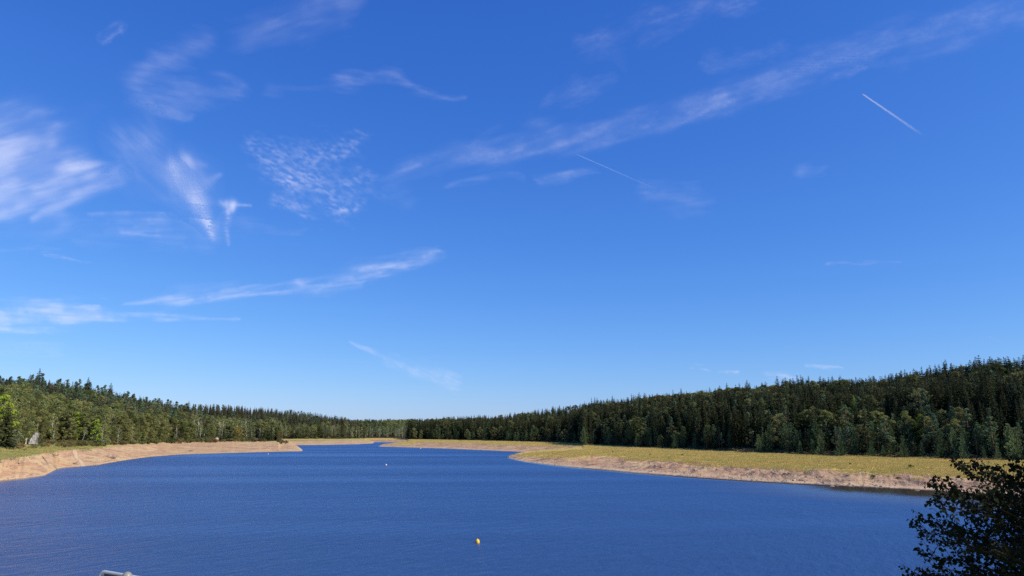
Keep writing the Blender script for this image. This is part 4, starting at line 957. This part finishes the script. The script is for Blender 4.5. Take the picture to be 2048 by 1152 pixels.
print('LEAVES', nl)
# tall trees on the slope beside the camera, out of the frame, that shade the bush
random.seed(9)
for x_, y_, h_, lb in ((16.5, 2.2, 17, 'tall leafy tree on the bank beside the viewpoint'), (21, 5.5, 18, 'second leafy tree on the bank beside the viewpoint'), (24, -4, 16, 'third leafy tree further along the bank beside the viewpoint')):
    tree('broadleaf', x_, y_, h_, lb, var=2, wide=1.0)

# ------------------------------------------------------------------ high clouds, contrails, aeroplanes
cm = NB('cirrus'); dn_ = cm.attr('cover'); tl = cm.n('ShaderNodeBsdfTranslucent'); tl.inputs[0].default_value = (.95, .95, .95, 1); df = cm.n('ShaderNodeBsdfDiffuse'); df.inputs[0].default_value = (.95, .95, .95, 1)
ad = cm.n('ShaderNodeMixShader'); ad.inputs[0].default_value = .25; cm.l(tl.outputs[0], ad.inputs[1]); cm.l(df.outputs[0], ad.inputs[2])
tp = cm.n('ShaderNodeBsdfTransparent'); mx = cm.n('ShaderNodeMixShader'); cm.l(dn_, mx.inputs[0]); cm.l(tp.outputs[0], mx.inputs[1]); cm.l(ad.outputs[0], mx.inputs[2]); M['cirrus'] = cm.done(mx.outputs[0])
ALT = 9000.0
FADE = {1: .60, 5: .64, 6: .5, 14: .44, 15: .5, 16: .40, 8: .30, 9: .26, 10: .27, 12: .22, 13: .22, 11: .22, 2: .33, 3: .30, 4: .36}
def cloud(label, strokes, angle=0, stretch=4.0, grain=26.0, warp=1.0, mottled=0.0, seed=0, gain=1.0, alt=ALT):
    """strokes: ([(x, y, width)], density)"""
    xs = [p_[0] for s_ in strokes for p_ in s_[0]]; ys = [p_[1] for s_ in strokes for p_ in s_[0]]; wm_ = max(p_[2] for s_ in strokes for p_ in s_[0])*2.6
    step = 3.0 if seed in (1, 10) else 2.0
    gx = np.arange(min(xs)-wm_, max(xs)+wm_, step); gy = np.arange(min(ys)-wm_, min(max(ys)+wm_, 800), step); PX, PY = np.meshgrid(gx, gy)
    ca, sa = math.cos(R(angle)), math.sin(R(angle)); uu = PX*ca+PY*sa; vv = -PX*sa+PY*ca
    wx = (fbm(uu/(grain*stretch)*.8, vv/(grain*1.2), 4, seed+1)-.5); wy = (fbm(uu/(grain*stretch)+9, vv/grain+4, 4, seed+2)-.5)
    D = np.zeros_like(PX)
    for pts, den in strokes:
        best = np.zeros_like(PX)
        for (x0, y0, w0), (x1, y1, w1) in zip(pts[:-1], pts[1:]):
            dx, dy = x1-x0, y1-y0; L2_ = dx*dx+dy*dy+1e-6
            qx = PX+wx*(w0+10)*1.9*warp; qy = PY+wy*(w0+8)*2.2*warp
            t = np.clip(((qx-x0)*dx+(qy-y0)*dy)/L2_, 0, 1); ww = w0+(w1-w0)*t
            dd = np.hypot(qx-x0-t*dx, qy-y0-t*dy)/ww; best = np.maximum(best, np.exp(-dd*dd*.80)*np.clip(ww/max(w0, w1), .25, 1)**.5)
        D = D+best*den*(1-D)
    fine = fbm(uu/(grain*stretch*.55), vv/(grain*.30), 4, seed+3); big = fbm(uu/(grain*2.2), vv/(grain*1.5), 3, seed+4)
    D = D*(.60+.50*sstep(.2, .8, fine))*(.45+.9*sstep(.2, .75, big))
    if mottled:
        mt = fbm(uu/9+1.5*wx, vv/4.6, 4, seed+5); D = D*(1-mottled+mottled*1.5*sstep(.25, .78, mt))
    D = np.clip(D*gain*FADE.get(seed, .45), 0, .6)
    e_ = np.minimum.reduce([PX-gx[0], gx[-1]-PX, PY-gy[0], (gy[-1]-PY) if gy[-1] < 790 else PY*0+99]); D = D*sstep(0, 12, e_); D[D < .004] = 0
    x = (PX-W0/2)/F0; y = (H0/2-PY)/F0; c, s = math.cos(PITCH), math.sin(PITCH); dx_ = x; dy_ = c-y*s; dz_ = s+y*c
    k = (alt-EYE)/dz_; V = np.stack([dx_*k, dy_*k, np.full_like(k, alt)], -1)
    H_, W_ = PX.shape; ii = np.arange(H_*W_).reshape(H_, W_); q = np.stack([ii[:-1, :-1], ii[:-1, 1:], ii[1:, 1:], ii[1:, :-1]], -1).reshape(-1, 4)
    Df = D.ravel(); q = q[Df[q].max(1) > 0]
    if not len(q): return
    used = np.unique(q); mp = np.zeros(H_*W_, int); mp[used] = np.arange(len(used)); V = V.reshape(-1, 3)[used]; cen = V.mean(0)
    o = link('cirrus_cloud', mesh_np('cirrus_cloud', V-cen, mp[q], M['cirrus'], {'cover': Df[used]}, True), None, tuple(cen)); tag(o, label, 'cloud')
cloud('broad wispy cirrus at the left edge of the sky', [([(-60, 300, 45), (30, 295, 40), (95, 275, 22)], .42), ([(-60, 410, 55), (20, 390, 45), (100, 345, 30), (180, 335, 20)], .45), ([(70, 440, 7), (120, 415, 17), (175, 380, 16), (240, 358, 14)], .5), ([(-50, 440, 20), (20, 435, 14)], .3), ([(140, 330, 20), (190, 340, 16)], .25), ([(-60, 350, 85), (60, 350, 70), (150, 360, 40)], .22)], -14, 4, 34, warp=.8, seed=1, gain=1.15)
cloud('faint hook-shaped cirrus high in the left sky', [([(400, 85, 20), (340, 115, 24), (285, 150, 22), (290, 180, 20), (350, 195, 22), (430, 190, 20), (475, 180, 14)], .26), ([(310, 205, 12), (360, 228, 10), (385, 232, 6)], .25)], 12, 3, 26, seed=2)
cloud('pale cirrus veil at the top left of the middle', [([(480, 68, 22), (540, 50, 26), (600, 25, 26), (680, -10, 26)], .26), ([(590, 45, 24), (680, 50, 20)], .2)], -16, 4, 28, seed=3)
cloud('thin ghostly veil left of the bright plume cirrus', [([(230, 275, 24), (290, 280, 38), (320, 280, 14)], .22), ([(270, 310, 42), (300, 350, 34), (400, 410, 22)], .2)], 40, 2.5, 30, seed=4)
cloud('bright plume-shaped cirrus with a tapering tail', [([(362, 345, 26), (382, 368, 30), (396, 402, 20), (408, 430, 12), (420, 455, 8), (426, 480, 5)], .62), ([(385, 385, 16), (415, 368, 10), (440, 350, 4)], .45), ([(345, 335, 12), (380, 328, 12), (412, 332, 5)], .35), ([(400, 420, 16), (420, 450, 12)], .2)], 62, 2.0, 46, warp=.30, seed=5, gain=1.3)
cloud('small bright funnel-shaped cirrus beside the plume', [([(440, 405, 6), (462, 410, 9), (456, 432, 7), (452, 455, 5), (456, 490, 3)], .55), ([(470, 408, 6), (458, 425, 6)], .4), ([(446, 425, 7), (432, 470, 10)], .22), ([(478, 410, 3), (500, 411, 2)], .3)], 85, 2.0, 30, warp=.25, seed=6, gain=1.3)
cloud('thin level streaks under the plume cirrus', [([(180, 425, 5), (370, 428, 8)], .25), ([(240, 462, 4), (310, 465, 4)], .3), ([(180, 460, 22), (420, 465, 22)], .13), ([(470, 445, 14), (600, 465, 10)], .1), ([(270, 445, 5), (395, 440, 5)], .2)], 2, 8, 12, seed=7)
cloud('rippled mackerel cloud patch in the left middle of the sky', [([(505, 295, 14), (560, 320, 30), (620, 355, 38), (690, 395, 22)], .42), ([(590, 330, 28), (670, 300, 24), (710, 285, 12)], .38), ([(720, 365, 18), (750, 375, 14)], .28), ([(545, 400, 8), (605, 415, 8)], .28), ([(680, 410, 8), (730, 408, 8)], .3)], 20, 2.5, 18, mottled=.85, seed=8, gain=1.2)
cloud('slim arched cirrus wisp above the mackerel patch', [([(690, 165, 14), (745, 165, 10), (790, 155, 12), (830, 175, 7), (880, 190, 5), (930, 196, 3)], .32), ([(540, 178, 8), (700, 170, 8)], .1)], 8, 5, 16, seed=9)
cloud('long diagonal cirrus band rising to the upper right', [([(775, 350, 14), (830, 330, 18), (930, 308, 20), (1040, 292, 18), (1120, 282, 18), (1200, 268, 16), (1290, 246, 16), (1380, 226, 18), (1450, 202, 18)], .36), ([(1440, 206, 18), (1540, 168, 20), (1640, 120, 22), (1760, 85, 24), (1880, 65, 26), (2060, 25, 26)], .32), ([(1060, 245, 14), (1120, 278, 16)], .3), ([(790, 350, 22), (800, 400, 18)], .14)], -17, 4, 24, mottled=.25, seed=10, gain=1.05)
cloud('small faint veil above the diagonal band', [([(1095, 205, 12), (1150, 185, 18), (1215, 165, 12)], .22)], -20, 3, 18, mottled=.3, seed=11)
cloud('ragged faint cirrus at the top right of the middle', [([(1180, 85, 20), (1250, 65, 22), (1320, 40, 20), (1400, 20, 18), (1520, -10, 16)], .25), ([(1220, 90, 16), (1250, 125, 10)], .15)], -20, 3, 20, mottled=.4, seed=12)
cloud('small flecks of cirrus over the diagonal band', [([(1415, 130, 10), (1480, 110, 14), (1560, 100, 12)], .22), ([(1650, 160, 8), (1690, 148, 9), (1720, 142, 6)], .28), ([(1600, 140, 14), (1800, 130, 16)], .1)], -15, 3, 16, mottled=.4, seed=13)
cloud('long low streak cirrus above the left hills', [([(250, 606, 4), (330, 598, 8), (430, 590, 8), (540, 582, 7), (640, 570, 9), (740, 548, 12), (820, 522, 10), (880, 505, 7)], .42), ([(600, 567, 5), (720, 573, 6)], .36), ([(700, 540, 10), (860, 520, 10)], .15), ([(350, 575, 10), (480, 570, 6)], .08)], -8, 7, 13, seed=14, gain=1.2)
cloud('pale layered cirrus low at the left edge', [([(-40, 622, 12), (80, 618, 12), (200, 612, 6)], .40), ([(-40, 635, 14), (130, 632, 14), (280, 630, 7), (380, 636, 4), (480, 640, 1.5)], .5), ([(-40, 652, 10), (100, 648, 6), (250, 642, 3)], .45), ([(-30, 690, 12), (120, 698, 8)], .1)], 2, 8, 12, seed=15, gain=1.2)
cloud('short slanting wisp above the gap in the hills', [([(700, 685, 3), (750, 706, 6), (800, 728, 8), (850, 740, 9), (885, 752, 10), (910, 768, 10)], .38)], 22, 5, 10, seed=16, gain=1.2)
cloud('small lens-shaped cloud over the right skyline', [([(1440, 746, 3.5), (1457, 745.5, 4.5), (1473, 746.5, 3)], .6)], 0, 5, 8, seed=17, gain=1.4)
cloud('flat pale cloud low over the right skyline spruces', [([(1535, 752, 6), (1570, 753, 8), (1600, 752, 5)], .35), ([(1620, 734, 3), (1650, 733, 4), (1682, 733, 3)], .42), ([(1380, 736, 2), (1420, 738, 2)], .2)], 0, 6, 8, seed=18, gain=1.2)
cloud('faint smudge of cirrus under the left contrail', [([(1290, 385, 16), (1350, 400, 18), (1410, 405, 12)], .14), ([(1600, 347, 10), (1640, 346, 9)], .14), ([(1070, 362, 6), (1130, 355, 8), (1195, 342, 6)], .22), ([(900, 370, 6), (1040, 352, 6)], .12)], -6, 4, 16, seed=19)
cloud('faint thin streaks in the far left sky', [([(85, 512, 3), (140, 518, 3), (180, 523, 2)], .3), ([(0, 500, 5), (120, 498, 4)], .12), ([(1655, 528, 3), (1700, 526, 3), (1800, 524, 4)], .15)] [:2], 3, 6, 8, seed=20)
cloud('faint thin streak low in the right sky', [([(1655, 528, 3), (1700, 526, 3), (1800, 524, 4)], .18)], 0, 6, 8, seed=21)
cloud('tiny smudge of cloud at the upper left', [([(212, 75, 8), (235, 62, 11)], .22)], -30, 2, 12, seed=22)
def sky_pt(px, y, alt): d = ray(px, y); return Vector((0, 0, EYE))+d*((alt-EYE)/d.z)
def contrail(a, b_, alt, w0, w1, den, label, sep_=0):
    A_, B_ = sky_pt(*a, alt), sky_pt(*b_, alt); e = empty('contrail', A_); tag(e, label, 'contrail'); d = (B_-A_); s_ = Vector((-d.y, d.x, 0)).normalized()
    for k in ((-1, 1) if sep_ else (0,)):
        m = MB(); n_ = 40; pts = [d*(i/(n_-1))+s_*k*sep_*(.35+.65*i/(n_-1))+s_*float(fbm(np.array([i*.7+k*9]), np.array([3.]), 3, 5)[0]-.5)*w1*.5 for i in range(n_)]
        rd = [w0+(w1-w0)*(i/(n_-1))**.7 for i in range(n_)]; m.tube(pts, rd, 10, False); v = np.concatenate(m.v); tt = (np.arange(n_)/(n_-1)).repeat(10)
        dens = den*(1-tt)**.8*np.clip(tt*30+.4, 0, 1)*(.7+.6*fbm(np.arange(n_)*.9, np.zeros(n_)+k, 3, 8).repeat(10))
        link('vapour_trail', mesh_np('vapour_trail', v, np.concatenate(m.q), M['cirrus'], {'cover': dens}, True), e)
    return A_, d
T1 = contrail((1725, 188), (1845, 270), 10000, 8, 22, .36, 'bright double contrail slanting down in the upper right sky', 26)
T2 = contrail((1154, 309), (1312, 378), 10500, 9, 18, .27, 'thin straight contrail slanting down in the middle of the sky')
contrail((1975, 672), (2015, 692), 10500, 60, 60, .12, 'short faint contrail low at the right edge of the sky')
M['alu'] = paint('white_fuselage', (.8, .8, .8), .3)
def jet(pos, dirv, label, s_=1.0):
    e = empty('aeroplane', pos); tag(e, label, 'aeroplane'); e.rotation_euler = (0, 0, math.atan2(dirv.y, dirv.x)); e.scale = (s_,)*3
    m = MB(); m.tube([(-22, 0, .8), (-16, 0, .4), (-8, 0, 0), (12, 0, 0), (17, 0, 0), (20, 0, -.4)], [.4, 1.4, 2.1, 2.1, 1.6, .3], 14); link('fuselage', m.build('fuselage', M['alu'], True), e)
    for k in (-1, 1):
        m = MB(); m.add([(5, k*1.5, -.6), (-3, k*1.5, -.6), (-8.5, k*19, .6), (-6, k*19, .6), (5, k*1.5, -.1), (-3, k*1.5, -.1), (-8.5, k*19, .8), (-6, k*19, .8)], [(0, 1, 2, 3), (4, 7, 6, 5), (0, 3, 7, 4), (1, 5, 6, 2), (3, 2, 6, 7), (0, 4, 5, 1)]); link('wing', m.build('wing', M['alu']), e)
        m = MB(); m.tube([(4, k*6, -1.9), (0, k*6, -1.9)], [1.1, .8], 10); link('engine', m.build('engine', M['alu'], True), e)
        m = MB(); m.add([(-17, k*.8, .8), (-20, k*.8, .8), (-22.5, k*7, 1.2), (-21, k*7, 1.2), (-17, k*.8, 1.1), (-20, k*.8, 1.1), (-22.5, k*7, 1.4), (-21, k*7, 1.4)], [(0, 1, 2, 3), (4, 7, 6, 5), (0, 3, 7, 4), (1, 5, 6, 2), (3, 2, 6, 7), (0, 4, 5, 1)]); link('tailplane', m.build('tailplane', M['alu']), e)
    m = MB(); m.add([(-15, -.2, 1.2), (-20.5, -.2, 1.2), (-23, -.2, 8), (-20.5, -.2, 8), (-15, .2, 1.2), (-20.5, .2, 1.2), (-23, .2, 8), (-20.5, .2, 8)], [(0, 1, 2, 3), (4, 7, 6, 5), (0, 3, 7, 4), (1, 5, 6, 2), (3, 2, 6, 7), (0, 4, 5, 1)]); link('fin', m.build('fin', M['alu']), e)
jet(T1[0]-T1[1].normalized()*60, -T1[1], 'airliner at the head of the bright double contrail')
jet(T2[0]-T2[1].normalized()*60, -T2[1], 'airliner at the head of the thin middle contrail')
jet(sky_pt(815, 297, 10000), Vector((-1, .3, 0)), 'tiny white airliner without a trail above the diagonal cirrus')
